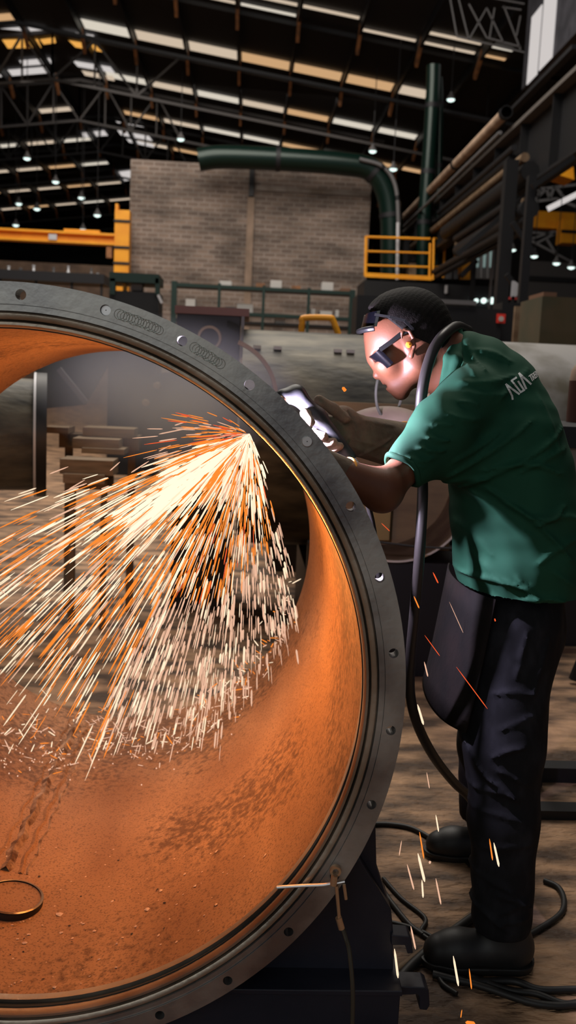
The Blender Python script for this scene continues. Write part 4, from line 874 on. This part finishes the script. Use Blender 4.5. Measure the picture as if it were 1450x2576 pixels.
M['apron'] = mat('apron_leather', (.008, .007, .0065), .85, 0, (.014, .010, .009), 12, 4, .2, None, .35, .65, None, .01, .15)
M['boot'] = mat('boot_leather', (.012, .011, .011), .55, 0, (.02, .018, .018), 20)
M['torch'] = mat('torch_black', (.006, .006, .007), .5)
YB = 2.16                                   # depth of the worker's middle plane
YN = YB-.075                                # near side of the head
# ---- head + neck
hd = SDF((.20, 1.99, 1.28), (.62, 2.36, 1.68), .0026)
def hp(px, py, dy=0): return A(px, py, YB+dy)
q = lambda r: RP(r, YB)
hd.add(hd.ell(hp(1027, 832), (q(100), q(84), q(96))), .01)
hd.add(hd.ell(hp(983, 850), (q(62), q(68), q(62))), .03)
for s_ in (-1, 1):
    hd.add(hd.cone(hp(982, 905, s_*.026), hp(1003, 955, s_*.016), q(36), q(24)), .018)
    hd.add(hd.cone(hp(1048, 915, s_*.045), hp(1010, 978, s_*.014), q(34), q(20)), .025)
    hd.add(hd.ell(hp(975, 918, s_*.043), (q(26), q(20), q(22))), .02)
hd.add(hd.cone(hp(965, 895), hp(990, 955), q(42), q(28)), .02)
hd.add(hd.ell(hp(1009, 988), (q(18), q(22), q(18))), .010)
hd.add(hd.cone(hp(944, 890), hp(954, 940), q(8), q(10)), .007)
hd.add(hd.ell(hp(951, 944), (q(13), q(13), q(11))), .003)
for s_ in (-1, 1): hd.add(hd.ell(hp(963, 946, s_*.012), (q(9), q(8), q(8))), .005)
hd.add(hd.ell(hp(977, 964), (q(11), q(20), q(6))), .003); hd.add(hd.ell(hp(986, 979), (q(10), q(18), q(6))), .003)
hd.sub(hd.cone(hp(970, 972, -.014), hp(970, 972, .014), q(5), q(5)), .004)
hd.sub(hd.ell(hp(958, 898, -.034), (q(16), q(18), q(14))), .012); hd.sub(hd.ell(hp(958, 898, .034), (q(16), q(18), q(14))), .012)
hd.add(hd.cone(hp(1062, 900), hp(1155, 955), q(58), q(72)), .03)
hd.add(hd.cone(hp(1050, 860), hp(1150, 900), q(62), q(62)), .03)
# near ear
er = MatR = None
ye = -.082
ang = math.radians(-14)
hd.add(hd.cone(hp(1018, 838, ye+.012), hp(1034, 880, ye+.012), q(17), q(10), .6), .006)
for (a, b) in (((1013, 850), (1012, 836)), ((1012, 836), (1019, 829)), ((1019, 829), (1031, 834)), ((1031, 834), (1040, 850)), ((1040, 850), (1043, 870)), ((1043, 870), (1039, 885)), ((1039, 885), (1036, 896))):
    hd.add(hd.cone(hp(a[0], a[1], ye-.003), hp(b[0], b[1], ye-.003), q(4.4), q(4.4)), .003)
hd.add(hd.ell(hp(1035, 893, ye), (q(7), q(6), q(10))), .004)
hd.sub(hd.ell(hp(1022, 852, ye-.006), (q(8), q(9), q(15))), .004)
hm = hd.mesh('head', M['skin'], 1)
# ---- coarse body core under the clothes, with both arms
bd = SDF((.05, 1.75, .05), (.95, 2.75, 1.50), .011)
def cy_(a, b, r1, r2, ky=1.0, k=.03): bd.add(bd.cone(a, b, r1, r2, ky), k)
cy_(A(1150, 925, YB), A(1240, 985, YB), RP(40, YB), RP(62, YB), 1.2)
cy_(A(1240, 985, YB), A(1300, 1300, YB), RP(62, YB), RP(108, YB), 1.15); cy_(A(1300, 1300, YB), A(1310, 1490, YB+.05), RP(108, YB), RP(96, YB), 1.1)
NS, NE, NW = A(1168, 1030, 2.02), A(960, 1238, 1.90), A(835, 1172, 1.85)       # near shoulder, elbow, wrist
FS, FE, FW = A(1150, 1000, 2.34), A(1040, 1150, 2.42), A(905, 1085, 2.20)       # far shoulder, elbow, wrist
bd.add(bd.cone(NS, NE, RP(40, 2), RP(34, 1.9)), .02); bd.add(bd.cone(NE, NW, RP(36, 1.9), RP(27, 1.9)), .02)
bd.add(bd.cone(FS, FE, .048, .040), .02); bd.add(bd.cone(FE, FW, .040, .028), .02)
HN, KN, AN = A(1285, 1560, 2.10), A(1262, 1885, 2.06), A(1262, 2330, 2.04)
HF, KF, AF = A(1300, 1560, 2.30), A(1225, 1860, 2.44), A(1210, 2085, 2.56)
bd.add(bd.cone(HN, KN, .070, .05), .03); bd.add(bd.cone(KN, AN, .054, .036), .03); bd.add(bd.cone(HF, KF, .070, .05), .03); bd.add(bd.cone(KF, (AF[0], AF[1], .10), .054, .036), .03)
bv, bf = surfnets(bd.V, bd.lo, bd.h)
bm = bmesh.new(); bm.from_mesh(hm); n0 = len(bm.verts)
nv = [bm.verts.new(tuple(v)) for v in bv]
for f in bf: bm.faces.new([nv[i] for i in f])
sm = nv
for _ in range(2): bmesh.ops.smooth_vert(bm, verts=sm, factor=.5, use_axis_x=True, use_axis_y=True, use_axis_z=True)
bm.to_mesh(hm); bm.free()
man = link('person', hm, None, True)
tag(man, 'person in green shirt and dark jeans bending over the flange, gloved hands on torch', 'person')
# ---- finer near forearm skin (replaces the coarse look of the bare elbow)
fa = SDF((.10, 1.78, 1.06), (.52, 2.06, 1.36), .003)
fa.add(fa.cone(NS, NE, RP(44, 2), RP(43, 1.9)), .02); fa.add(fa.cone(NE, NW, RP(46, 1.9), RP(28, 1.9)), .03)
fa.add(fa.ell(A(968, 1248, 1.90), (RP(34, 1.9), RP(34, 1.9), RP(30, 1.9))), .02); fa.add(fa.cone(A(960, 1222, 1.885), A(890, 1205, 1.87), RP(38, 1.9), RP(26, 1.9)), .03)
fa.V = np.maximum(fa.V, fa.plane(A(1075, 1130, 1.94), Vector(A(1168, 1020, 1.98))-Vector(A(955, 1238, 1.90))))
fam = fa.mesh('forearm', M['skin'], 1)
bm = bmesh.new(); bm.from_mesh(man.data); bm.from_mesh(fam); bm.to_mesh(man.data); bm.free(); man.data.polygons.foreach_set('use_smooth', [True]*len(man.data.polygons))
# ---- hair
hr = SDF((.20, 1.99, 1.40), (.60, 2.34, 1.70), .003)
hr.add(hr.ell(hp(1030, 826), (q(107), q(89), q(101))), .01); hr.add(hr.ell(hp(985, 812), (q(64), q(74), q(62))), .03); hr.add(hr.ell(hp(1085, 860), (q(50), q(70), q(48))), .03)
P_ = hr.P; wob = .0006*np.sin(P_[..., 0]*510+P_[..., 2]*290)*np.sin(P_[..., 2]*480+P_[..., 1]*300); hr.V = hr.V + wob.astype(np.float32)
a_, b_ = Vector(hp(928, 812)), Vector(hp(1012, 846)); d_ = (b_-a_); n1 = Vector((-d_.z, 0, d_.x)); n1 = n1 if n1.z < 0 else -n1
hr.V = np.maximum(hr.V, hr.plane(a_, n1))
a2, b2 = Vector(hp(1040, 800)), Vector(hp(1046, 880)); 
c_, e_ = Vector(hp(1012, 846)), Vector(hp(1100, 922)); d_ = e_-c_; n2 = Vector((-d_.z, 0, d_.x)); n2 = n2 if n2.z < 0 else -n2
hr.V = np.maximum(hr.V, hr.plane(c_, n2))
link('hair', hr.mesh('hair', M['hair'], 0), man, True)
# ---- ear plug
p = Vector(hp(1029, 867, ye-.009)); ep = MB().lathe(p, (0,1,0), [(.001,-.006),(q(6), -.005),(q(8), 0),(q(6),.010),(.001,.012)], 16).build('ear_plug', mat('plug_orange', (.95, .33, .03), .5), man, True); tag(ep, 'round orange ear plug')
# ---- glasses over the eyes, glasses pushed up on the hair
def glasses(name, c0, fw, upd, D, Hh, arm, label, brow=False):
    """c0 px centre of the near side edge; fw/upd px directions; D depth and Hh half height in px"""
    e = empty(name, hp(*c0), label, 'glasses')
    c = Vector(hp(*c0)); fwd = (Vector(hp(c0[0]+fw[0]*10, c0[1]+fw[1]*10))-c).normalized(); up = (Vector(hp(c0[0]+upd[0]*10, c0[1]+upd[1]*10))-c).normalized()
    W = .079; n = 28; mb = MB(); rows = []
    for i in range(n+1):
        th = math.radians(-88 + 176*i/n); hh = q(Hh)*(1-.32*math.exp(-(th/.16)**2))
        for dd in (1.0, .90):
            o_ = c + fwd*(q(D)*math.cos(th)**.6*(1 if dd == 1 else .86)) + Vector((0, W*math.sin(th)*(1 if dd == 1 else .965), 0))
            rows.append(o_ + up*hh); rows.append(o_ - up*hh*(1 if dd == 1 else .98))
    fs = []
    for i in range(n):
        a, b = 4*i, 4*i+4; fs += [(a, a+1, b+1, b), (a+3, a+2, b+2, b+3), (a+2, a, b, b+2), (a+1, a+3, b+3, b+1)]
    fs += [(0, 2, 3, 1), (4*n, 4*n+1, 4*n+3, 4*n+2)]
    mb.add(rows, fs).build('lens', mat('dark_lens', (.003, .003, .005), .22), e, True)
    if brow:
        pts = [c + fwd*(q(D+5)*math.cos(math.radians(t))**.6) + Vector((0, W*math.sin(math.radians(t)), 0)) - up*q(Hh+4) for t in range(-84, 85, 8)]
        MB().tube(pts, q(7), 8).build('brow_pad', M['torch'], e, True)
    for s_ in (-1, 1):
        pts = [Vector(hp(x, y, s_*d)) for (x, y, d) in arm]; a = MB()
        for u, v in zip(pts, pts[1:]): a.beam(u, v + (v-u).normalized()*.002, .003, q(11 if not brow else 6), (0,0,1))
        a.build('temple', M['torch'], e)
    return e
glasses('sun_glasses', (963, 893), (-.68, .73), (-.70, -.71), 31, 24, [(956, 880, .080), (985, 860, .083), (1012, 838, .085), (1038, 826, .086)], 'dark wraparound safety glasses worn over the worker’s eyes')
glasses('goggles', (945, 806), (-1, .12), (.22, -1), 30, 19, [(943, 791, .080), (980, 797, .088), (1018, 806, .091), (1038, 826, .090)], 'second dark safety glasses pushed up on the worker’s forehead', True)
# ---- shirt
sh = SDF((.30, 1.82, .93), (1.04, 2.56, 1.62), .0055)
def ss(px, py, r, Y=YB): return A(px, py, Y), RP(r, Y)
tor = [(1165, 892, 56, 1.15), (1205, 925, 76, 1.3), (1245, 985, 100, 1.55), (1262, 1080, 132, 1.4), (1280, 1180, 146, 1.32), (1296, 1290, 156, 1.3), (1305, 1400, 158, 1.3), (1318, 1480, 150, 1.35)]
for (a, b) in zip(tor, tor[1:]):
    d = sh.cone(A(a[0], a[1], YB), A(b[0], b[1], YB), RP(a[2], YB), RP(b[2], YB), (a[3]+b[3])/2); sh.add(d, .03)
SL = Vector(A(1015, 1180, 1.93))
sh.add(sh.cone(A(1185, 1000, 2.03), A(1110, 1075, 1.98), RP(82, 2), RP(72, 2)), .04)
sh.add(sh.cone(A(1110, 1075, 1.98), SL, RP(72, 1.98), RP(56, 1.93)), .03)
sh.add(sh.cone(A(1185, 990, 2.30), A(1110, 1070, 2.38), RP(78, 2.3), RP(66, 2.3)), .04)
sh.add(sh.cone(A(1200, 1150, 2.06), A(1060, 1160, 1.96), RP(80, 2), RP(40, 2)), .05)
fl_ = [(1120,1190,1320,1060,9,5,-8),(1150,1230,1420,1080,10,5,-6),(1110,1215,1210,1205,10,4,5),(1215,1180,1400,1190,9,5,22),(1225,1230,1420,1400,9,5,10),(1260,1260,1330,1300,9,4),
       (1330,1290,1400,1270,10,6,-14),(1335,1310,1445,1300,9,5,14),(1150,960,1290,945,8,4,-8),(1160,985,1290,985,7,3,-8),(1170,880,1185,945,7,4),(1195,865,1215,930,7,4),(1220,880,1290,905,8,4,6),
       (1180,1015,1130,1005,6,4),(1110,1040,1190,1050,8,4,-6),(1050,1090,1100,1100,7,5,-3),(1030,1115,1090,1125,6,5,-4),(1005,1140,1070,1140,6,5,-6),(1060,1060,1110,1062,6,4,-3),(990,1150,1040,1160,6,3),
       (1130,1150,1240,1090,9,4,-5),(1190,1240,1320,1340,10,4),(1170,1460,1300,1470,9,6,10),(1290,1450,1350,1530,12,6,6),(1300,1500,1400,1500,10,5,8),(1340,1400,1440,1350,11,4,8),(1380,1430,1450,1480,10,4),
       (1200,1400,1260,1470,10,3),(1300,1180,1420,1130,10,4,6),(1240,1500,1290,1540,12,5),(1360,1000,1400,1120,9,3),(1130,1300,1230,1390,11,3,6),(1250,1000,1340,930,8,3,4)]
folds(sh, fl_, 2.02, YB+.02)
P_ = sh.P; sh.V = (sh.V + .0016*np.sin(P_[..., 0]*46+P_[..., 2]*60+2*np.sin(P_[..., 2]*23))*np.sin(P_[..., 2]*35-P_[..., 0]*50+P_[..., 1]*30)).astype(np.float32)
# hollow sleeve mouth, neck opening, hem
ax = (SL - Vector(A(1110, 1075, 1.98))).normalized()
sh.V = np.maximum(sh.V, np.where(sh.cone(A(1040,1150,1.94), SL+ax*.15, .10, .10) < 0, sh.plane(SL + ax*.004 + Vector((0,0,0)), ax), -9))
sh.V = np.maximum(sh.V, -sh.cone(SL + ax*.06, SL - ax*.020, RP(47, 1.93), RP(45, 1.93)))
hz = at(1320, 1548, 2.05).z
hem = sh.P[..., 2] - (hz + .018*np.sin((sh.P[..., 0]-.62)*14) + .03*np.clip((.70-sh.P[..., 0])*2.2, 0, 1))
sh.V = np.maximum(sh.V, -hem)
nd = (Vector(A(1085, 905, YB)) - Vector(A(1200, 960, YB))).normalized(); npn = Vector(A(1128, 905, YB))
sh.V = np.maximum(sh.V, np.where(sh.cone(npn, npn+nd*.2, .12, .12) < 0, sh.plane(npn, nd), -9))
sh.V = np.maximum(sh.V, -sh.cone(npn + nd*.06, npn - nd*.05, RP(66, YB), RP(60, YB)))
shirt = link('shirt', sh.mesh('shirt', M['shirt'], 1), man, True)
# rolled cuff and collar
def ringtube(c, axis, r1, r2, rt, name, m, parent, ky=1.0, wav=.0, n=40):
    axis = Vector(axis).normalized(); e1 = axis.cross(Vector((0,1,0))).normalized(); e2 = axis.cross(e1)
    pts = [Vector(c) + e1*math.cos(t)*r1*(1+wav*math.sin(5*t)) + e2*math.sin(t)*r2*(1+wav*math.cos(4*t)) + axis*wav*.1*math.sin(3*t) for t in [2*PI*i/n for i in range(n+1)]]
    return MB().tube(pts, rt, 10, False).build(name, m, parent, True)
ringtube(SL+ax*.002, ax, RP(53, 1.93), RP(53, 1.93), .0065, 'sleeve_cuff', M['shirt'], shirt, 1, .03)
cl = SDF((.36, 1.98, 1.30), (.66, 2.36, 1.62), .0028)
for (a, b, r) in (((1152, 832, -.01), (1128, 900, -.078), 9), ((1128, 900, -.078), (1112, 985, -.07), 10), ((1112, 985, -.07), (1098, 1020, -.03), 9), ((1152, 832, -.01), (1150, 838, .05), 9), ((1165, 850, -.02), (1150, 905, -.085), 11), ((1150, 905, -.085), (1128, 985, -.085), 12), ((1128, 985, -.085), (1108, 1030, -.05), 11)):
    cl.add(cl.cone(A(a[0], a[1], YB+a[2]), A(b[0], b[1], YB+b[2]), q(r), q(r), 1.0), .012)
link('collar', cl.mesh('collar', M['shirt'], 1), shirt, True)
# lettering on the back of the shoulder, laid on the cloth
deps = bpy.context.evaluated_depsgraph_get(); bpy.context.view_layer.update()
bvh = BVHTree.FromPolygons([v.co[:] for v in shirt.data.vertices], [p.vertices[:] for p in shirt.data.polygons])
def onshirt(px, py, off=.0012):
    d = ray(px, py).normalized(); hit = bvh.ray_cast(Vector((0, 0, H)), d)
    return None if hit[0] is None else hit[0] + hit[1]*off
def stroke(mb, pts, wpx):
    for (x0, y0), (x1, y1) in zip(pts, pts[1:]):
        L = math.hypot(x1-x0, y1-y0); n = max(2, int(L/5)); nx_, ny_ = -(y1-y0)/L*wpx/2, (x1-x0)/L*wpx/2; rows = []
        ex, ey = (x1-x0)/L*wpx*.35, (y1-y0)/L*wpx*.35
        for i in range(n+1):
            t = i/n; x = x0-ex+(x1-x0+2*ex)*t; y = y0-ey+(y1-y0+2*ey)*t
            a, b = onshirt(x+nx_, y+ny_), onshirt(x-nx_, y-ny_)
            if a is None or b is None: continue
            rows.append((a, b))
        if len(rows) > 1: mb.add([v for r in rows for v in r], [(2*i, 2*i+1, 2*i+3, 2*i+2) for i in range(len(rows)-1)])
mb = MB(); k4 = 1/4.833
def L4(pts): return [(1150+x*k4, 780+y*k4) for x, y in pts]
stroke(mb, L4([(675,1085),(668,1045),(595,905),(755,1022)]), 5); stroke(mb, L4([(720,825),(665,860),(775,1000),(815,975),(745,870)]), 5)
stroke(mb, L4([(838,955),(758,775),(895,900)]), 5)
stroke(mb, L4([(872,808),(900,785)]), 2.6); stroke(mb, L4([(885,797),(915,862)]), 2.6)
stroke(mb, L4([(930,850),(905,785),(925,772),(938,800),(918,812)]), 2.4); stroke(mb, L4([(922,812),(948,835)]), 2.4)
stroke(mb, L4([(955,828),(930,765),(950,750),(958,775),(942,790)]), 2.4); stroke(mb, L4([(942,790),(962,785),(972,812),(955,828)]), 2.4); stroke(mb, L4([(980,790),(958,745)]), 2.2)
if mb.v: tag(mb.build('shirt_lettering', mat('print_white', (.72, .72, .70), .7), shirt), 'white printed lettering on the shirt')
# ---- trousers
tr_ = SDF((.42, 1.86, .02), (1.00, 2.78, 1.02), .0065)
tr_.add(tr_.cone(A(1305, 1500, YB+.02), A(1300, 1590, YB+.03), RP(115, YB), RP(122, YB), 1.25), .03)
for (a, b, ra, rb) in ((A(1295,1580,2.11), A(1268,1870,2.07), .100, .094), (A(1268,1870,2.07), A(1268,2060,2.05), .094, .080), (A(1268,2060,2.05), A(1264,2300,2.04), .080, .073),
                       (HF, KF, .095, .078), (KF, (AF[0], AF[1], .13), .078, .068), (A(1290,1580,YB), A(1270,1760,2.14), .11, .098)):
    tr_.add(tr_.cone(a, b, ra, rb), .03)
fl2 = [(1180,1880,1230,1960,8,7,-8),(1240,1895,1310,1870,8,7,8),(1230,1960,1290,2000,9,6,5),(1260,1830,1340,1800,8,4,4),(1250,1750,1340,1745,8,4,8),(1200,1990,1290,1995,9,6,10),(1250,1930,1330,1970,8,5,4),
       (1190,2040,1300,2050,9,4,8),(1250,2240,1330,2270,9,7,8),(1200,2200,1280,2230,10,5,6),(1240,2310,1320,2300,9,6,8),(1190,2280,1260,2320,10,6,6),(1210,2130,1330,2110,10,4,6),(1255,2280,1320,2255,8,5,5),(1330,1600,1300,1700,9,4),(1390,1620,1340,1750,10,4)]
folds(tr_, fl2, 2.0, 2.16)
P_ = tr_.P; tr_.V = (tr_.V + .002*np.sin(P_[..., 2]*55+3*np.sin(P_[..., 0]*20))*np.sin(P_[..., 0]*40+P_[..., 1]*35)).astype(np.float32)
cutz = np.where(P_[..., 1] < 2.28, .095, .13) ; tr_.V = np.maximum(tr_.V, cutz - P_[..., 2])
link('trousers', tr_.mesh('trousers', M['denim'], 1), man, True)
# ---- boots
def boot(ax_, ay, hx, name, label=None):
    b = SDF((ax_-.24, ay-.09, -.005), (ax_+.12, ay+.09, .24), .004); x = ax_
    b.add(b.cone((x, ay, .20), (x+.012, ay, .07), .056, .054), .02); b.add(b.cone((x+.03, ay, .045), (x-.12, ay, .040), .048, .044), .03); b.add(b.cone((x-.11, ay, .042), (x-.155, ay, .036), .046, .038), .02)
    b.V = np.maximum(b.V, .018-b.P[..., 2])
    o = link(name, b.mesh(name, M['boot'], 1), man, True)
    s = SDF((ax_-.24, ay-.09, -.004), (ax_+.12, ay+.09, .03), .003)
    s.add(s.cone((x+.03, ay, .02), (x-.12, ay, .02), .052, .050), .01); s.add(s.cone((x-.11, ay, .02), (x-.16, ay, .02), .050, .040), .01); s.V = np.maximum(np.maximum(s.V, .001-s.P[..., 2]), s.P[..., 2]-.021)
    link('boot_sole', s.mesh('boot_sole', M['rubber'], 0), o, True); return o
boot(AN[0]+.005, 2.04, 0, 'boot'); boot(AF[0]+.03, 2.56, 0, 'boot')
# ---- apron hanging before the thighs
rows = []; ap = [(1500, 1192, 1200), (1560, 1180, 1190), (1640, 1163, 1175), (1720, 1146, 1160), (1780, 1131, 1148), (1832, 1117, 1138)]
mb = MB(); n = 16
for (y, xe, xm) in ap:
    for i in range(n+1):
        t = i/n; Yy = 2.02 + .42*t; bow = math.sin(t*PI)
        p = at(xe + 46*(1-bow)**2*(1 if t < .5 else .6) + 3*math.sin(9*t), y + (4 if y == 1832 else 0)*math.sin(5*t), 2.05); p = Vector((p.x, Yy, p.z)); rows.append(p)
mb.add(rows, [(r*(n+1)+i, r*(n+1)+i+1, (r+1)*(n+1)+i+1, (r+1)*(n+1)+i) for r in range(len(ap)-1) for i in range(n)])
o = mb.build('apron', M['apron'], man, True); sm_ = o.modifiers.new('thick', 'SOLIDIFY'); sm_.thickness = .004
# ---- gloves
def finger(sd, pts, r, k=.003):
    for i, (a, b) in enumerate(zip(pts, pts[1:])): sd.add(sd.cone(a, b, r*(1-.06*i), r*(1-.06*(i+1))), k if i else .006)
# far (right) hand: gauntlet glove gripping the torch
gl = SDF((.06, 1.86, 1.12), (.50, 2.42, 1.46), .003)
Yg2 = 2.17
WR = Vector(A(885, 1092, Yg2)); CU = Vector(A(1012, 1122, Yg2+.10))
gl.add(gl.cone(CU, WR, RP(62, 2.2), RP(50, 2.2), .85), .01)
gl.add(gl.cone(WR, A(850, 1062, 2.15), RP(48, 2.1), RP(38, 2.1), .7), .02); gl.add(gl.cone(A(865, 1050, 2.16), A(830, 1085, 2.12), RP(30, 2.1), RP(26, 2.1), .8), .015)
fr = .0125
finger(gl, [A(868, 1052, 2.12), A(838, 1028, 2.11), A(803, 1006, 2.10)], .0135, .008)                                   # thumb along the torch
for (k, (x0, y0), (x1, y1), (x2, y2), (x3, y3), L) in [(0, (835, 1062), (795, 1050), (768, 1040), (782, 1062), 1), (1, (840, 1078), (800, 1080), (790, 1092), (815, 1098), 1.05), (2, (852, 1095), (815, 1108), (812, 1118), (838, 1112), 1), (3, (868, 1108), (835, 1130), (832, 1136), (856, 1122), .85)]:
    finger(gl, [A(x0, y0, 2.13), A(x1, y1, 2.10), A(x2, y2, 2.03), A(x3, y3, 2.005)], fr*(1 if k < 3 else .85), .004)
folds(gl, [(880,1040,905,1100,5,-4),(905,1110,985,1130,7,3),(890,1125,960,1160,8,3),(925,1060,1000,1075,7,2),(870,1045,890,1060,5,3),(915,1150,990,1110,7,3)], 2.12)
axg = (CU-WR).normalized()
gl.V = np.maximum(gl.V, gl.plane(CU - axg*.002, axg)); gl.V = np.maximum(gl.V, -gl.cone(CU+axg*.03, CU-axg*.10, RP(56, 2.2), RP(46, 2.2), .85))
glove = link('gauntlet_glove', gl.mesh('gauntlet_glove', M['leather'], 1), man, True); tag(glove, 'grey-brown leather gauntlet glove with orange trim')
ringtube(CU-axg*.003, axg, RP(61, 2.2), RP(61, 2.2)*.86, .0042, 'glove_trim', mat('trim_orange', (.85, .33, .03), .7), glove)
# near (left) hand: glove mostly behind the flange, fingers closing on the torch from below
gn = SDF((-.02, 1.70, 1.10), (.30, 2.06, 1.40), .003)
NWv = Vector(NW); 
gn.add(gn.cone(A(870, 1190, 1.87), A(815, 1160, 1.84), RP(38, 1.87), RP(32, 1.87)), .01); gn.add(gn.cone(A(808, 1168, 1.84), A(770, 1144, 1.83), RP(29, 1.87), RP(26, 1.87), .7), .015)
for k, (x0, y0, x1, y1, x2, y2) in enumerate([(760, 1134, 738, 1108, 746, 1094), (768, 1142, 748, 1118, 758, 1104), (778, 1152, 760, 1128, 770, 1114), (790, 1162, 774, 1138, 784, 1126)]):
    finger(gn, [A(x0, y0, 1.83), A(x1, y1, 1.84), A(x2, y2, 1.88)], .0115*(1 if k < 3 else .85), .004)
finger(gn, [A(796, 1154, 1.86), A(794, 1128, 1.88), A(784, 1108, 1.89)], .0125, .006)
axn = (Vector(A(870, 1190, 1.87))-Vector(A(815, 1160, 1.84))).normalized(); gn.V = np.maximum(gn.V, gn.plane(A(868, 1189, 1.87), axn))
gno = link('work_glove', gn.mesh('work_glove', M['leather'], 1), man, True)
ringtube(Vector(A(868, 1189, 1.87)), axn, RP(38, 1.87), RP(38, 1.87), .004, 'glove_trim', bpy.data.materials['trim_orange'], gno)
# ---- the cutting torch and its lead
to = empty('cutting_torch', A(800, 1060, 2.0), 'black cutting torch held against the pipe behind the flange, rim-lit from below', 'torch')
t_ = SDF((.02, 1.88, 1.08), (.34, 2.18, 1.46), .003)
t_.add(t_.cone(A(745, 992, 2.06), A(800, 1050, 2.06), RP(20, 2), RP(22, 2)), .01); t_.add(t_.cone(A(800, 1050, 2.06), A(878, 1150, 2.04), RP(22, 2), RP(19, 2)), .015)
t_.add(t_.cone(A(745, 992, 2.06), A(712, 998, 2.04), RP(24, 2), RP(20, 2)), .015)
link('torch_body', t_.mesh('torch_body', M['torch'], 1), to, True)
MB().tube([A(712, 1000, 2.04), A(698, 1025, 2.01), A(692, 1046, 1.995)], [.014, .011, .008], 14).build('torch_head', mat('torch_copper', (.35, .2, .12), .4, .8), to, True)
MB().tube([A(692, 1044, 1.995), A(686, 1058, 1.985)], .004, 8).build('electrode', M['rod'], to, True)
mb = MB(); a, b = Vector(A(880, 1145, 2.04)), Vector(A(905, 1180, 2.02))
mb.tube([a, b], .0055, 10)
for k in range(9): c = a.lerp(b, (k+.5)/9); d = (b-a).normalized(); mb.tube([c-d*.0012, c+d*.0012], .0078, 12)
mb.build('strain_spring', M['pale'], to, True)
thing('torch_lead', MB().tube(curve([A(905, 1178, 2.02), A(915, 1230, 2.02), A(940, 1330, 2.02), A(958, 1500, 2.0), A(966, 1700, 2.0), A(955, 1900, 1.98), A(925, 2080, 1.96), tuple(atZ(950, 2300, .01))], 6), .0065, 10), M['rubber'], 'black lead leaving the torch spring and dropping behind the bare forearm', 'cable', None, True)
# ---- heavy hose over the neck
hs_ = [(1178, 832, YB+.06), (1150, 822, YB-.01), (1120, 840, 2.08), (1095, 872, 2.055), (1078, 915, 2.04), (1066, 965, 2.03), (1060, 1010, 2.03), (1058, 1060, 2.045), (1060, 1120, 2.07), (1062, 1180, 2.085), (1064, 1240, 2.06), (1060, 1330, 2.03), (1054, 1420, 2.02), (1044, 1540, 2.03), (1034, 1650, 2.06), (1032, 1740, 2.10), (1050, 1820, 2.14), (1090, 1900, 2.20), (1140, 1965, 2.28), (1185, 2010, 2.34), (1230, 2090, 2.42)]
pts = curve([A(*p) for p in hs_], 7)
thing('welding_hose', MB().tube(pts, [.0125]*len(pts), 14), M['hose'], 'heavy black hose looped over the worker’s neck and sweeping to the floor', 'hose', None, True)
# small narrow hoop under the chin
e_ = Vector(A(980, 985, 2.75)); mb = MB(); n = 48
pts = [e_ + Vector((.050*math.cos(2*PI*i/n), .07*math.cos(2*PI*i/n), .080*math.sin(2*PI*i/n))) for i in range(n+1)]
thing('thin_hoop', mb.tube(pts, .0045, 8, False), mat('hoop_grey', (.13, .125, .10), .6), 'thin grey-green hoop seen edge-on under the worker’s chin', 'hoop', None, True)

# ---- welding smoke drifting behind the pipe's far mouth
sm = MB(); n, m_ = 14, 28; cs_ = at(430, 985, 3.85); vs = []
for i in range(n+1):
    a = PI*i/n
    for j in range(m_):
        b = 2*PI*j/m_; k = 1+.12*math.sin(3*b+a*2)+.08*math.sin(5*a)
        vs.append(cs_ + Vector((.62*k*math.sin(a)*math.cos(b), .50*k*math.sin(a)*math.sin(b), .34*k*math.cos(a))))
fs = [(i*m_+j, i*m_+(j+1) % m_, (i+1)*m_+(j+1) % m_, (i+1)*m_+j) for i in range(n) for j in range(m_)]
vm = bpy.data.materials.new('smoke'); vm.use_nodes = True; nt = vm.node_tree; nt.nodes.clear()
vo = nt.nodes.new('ShaderNodeOutputMaterial'); pv_ = nt.nodes.new('ShaderNodeVolumeScatter'); pv_.inputs['Color'].default_value = (.72, .74, 1, 1)
nt.links.new(pv_.outputs[0], vo.inputs['Volume'])
tc = nt.nodes.new('ShaderNodeTexCoord'); nz = nt.nodes.new('ShaderNodeTexNoise'); nz.inputs['Scale'].default_value = 3.0; nz.inputs['Detail'].default_value = 2
mp = nt.nodes.new('ShaderNodeMapping'); mp.inputs['Location'].default_value = tuple(-cs_); nt.links.new(tc.outputs['Object'], mp.inputs[0])
sc = nt.nodes.new('ShaderNodeMapping'); sc.inputs['Scale'].default_value = (1/.6, 1/.5, 1/.34); nt.links.new(mp.outputs[0], sc.inputs[0])
ln = nt.nodes.new('ShaderNodeVectorMath'); ln.operation = 'LENGTH'; nt.links.new(sc.outputs[0], ln.inputs[0])
fo = nt.nodes.new('ShaderNodeMapRange'); fo.inputs[1].default_value = .95; fo.inputs[2].default_value = .2; fo.inputs[3].default_value = 0; fo.inputs[4].default_value = SMOKE; nt.links.new(ln.outputs['Value'], fo.inputs[0])
nt.links.new(tc.outputs['Object'], nz.inputs[0]); mu = nt.nodes.new('ShaderNodeMath'); mu.operation = 'MULTIPLY'; nt.links.new(fo.outputs[0], mu.inputs[0]); nt.links.new(nz.outputs[0], mu.inputs[1]); nt.links.new(mu.outputs[0], pv_.inputs['Density'])
so = sm.add(vs, fs).build('smoke_haze', vm); tag(so, 'thin bluish welding smoke drifting behind the far mouth of the pipe', 'smoke', None, 'stuff')
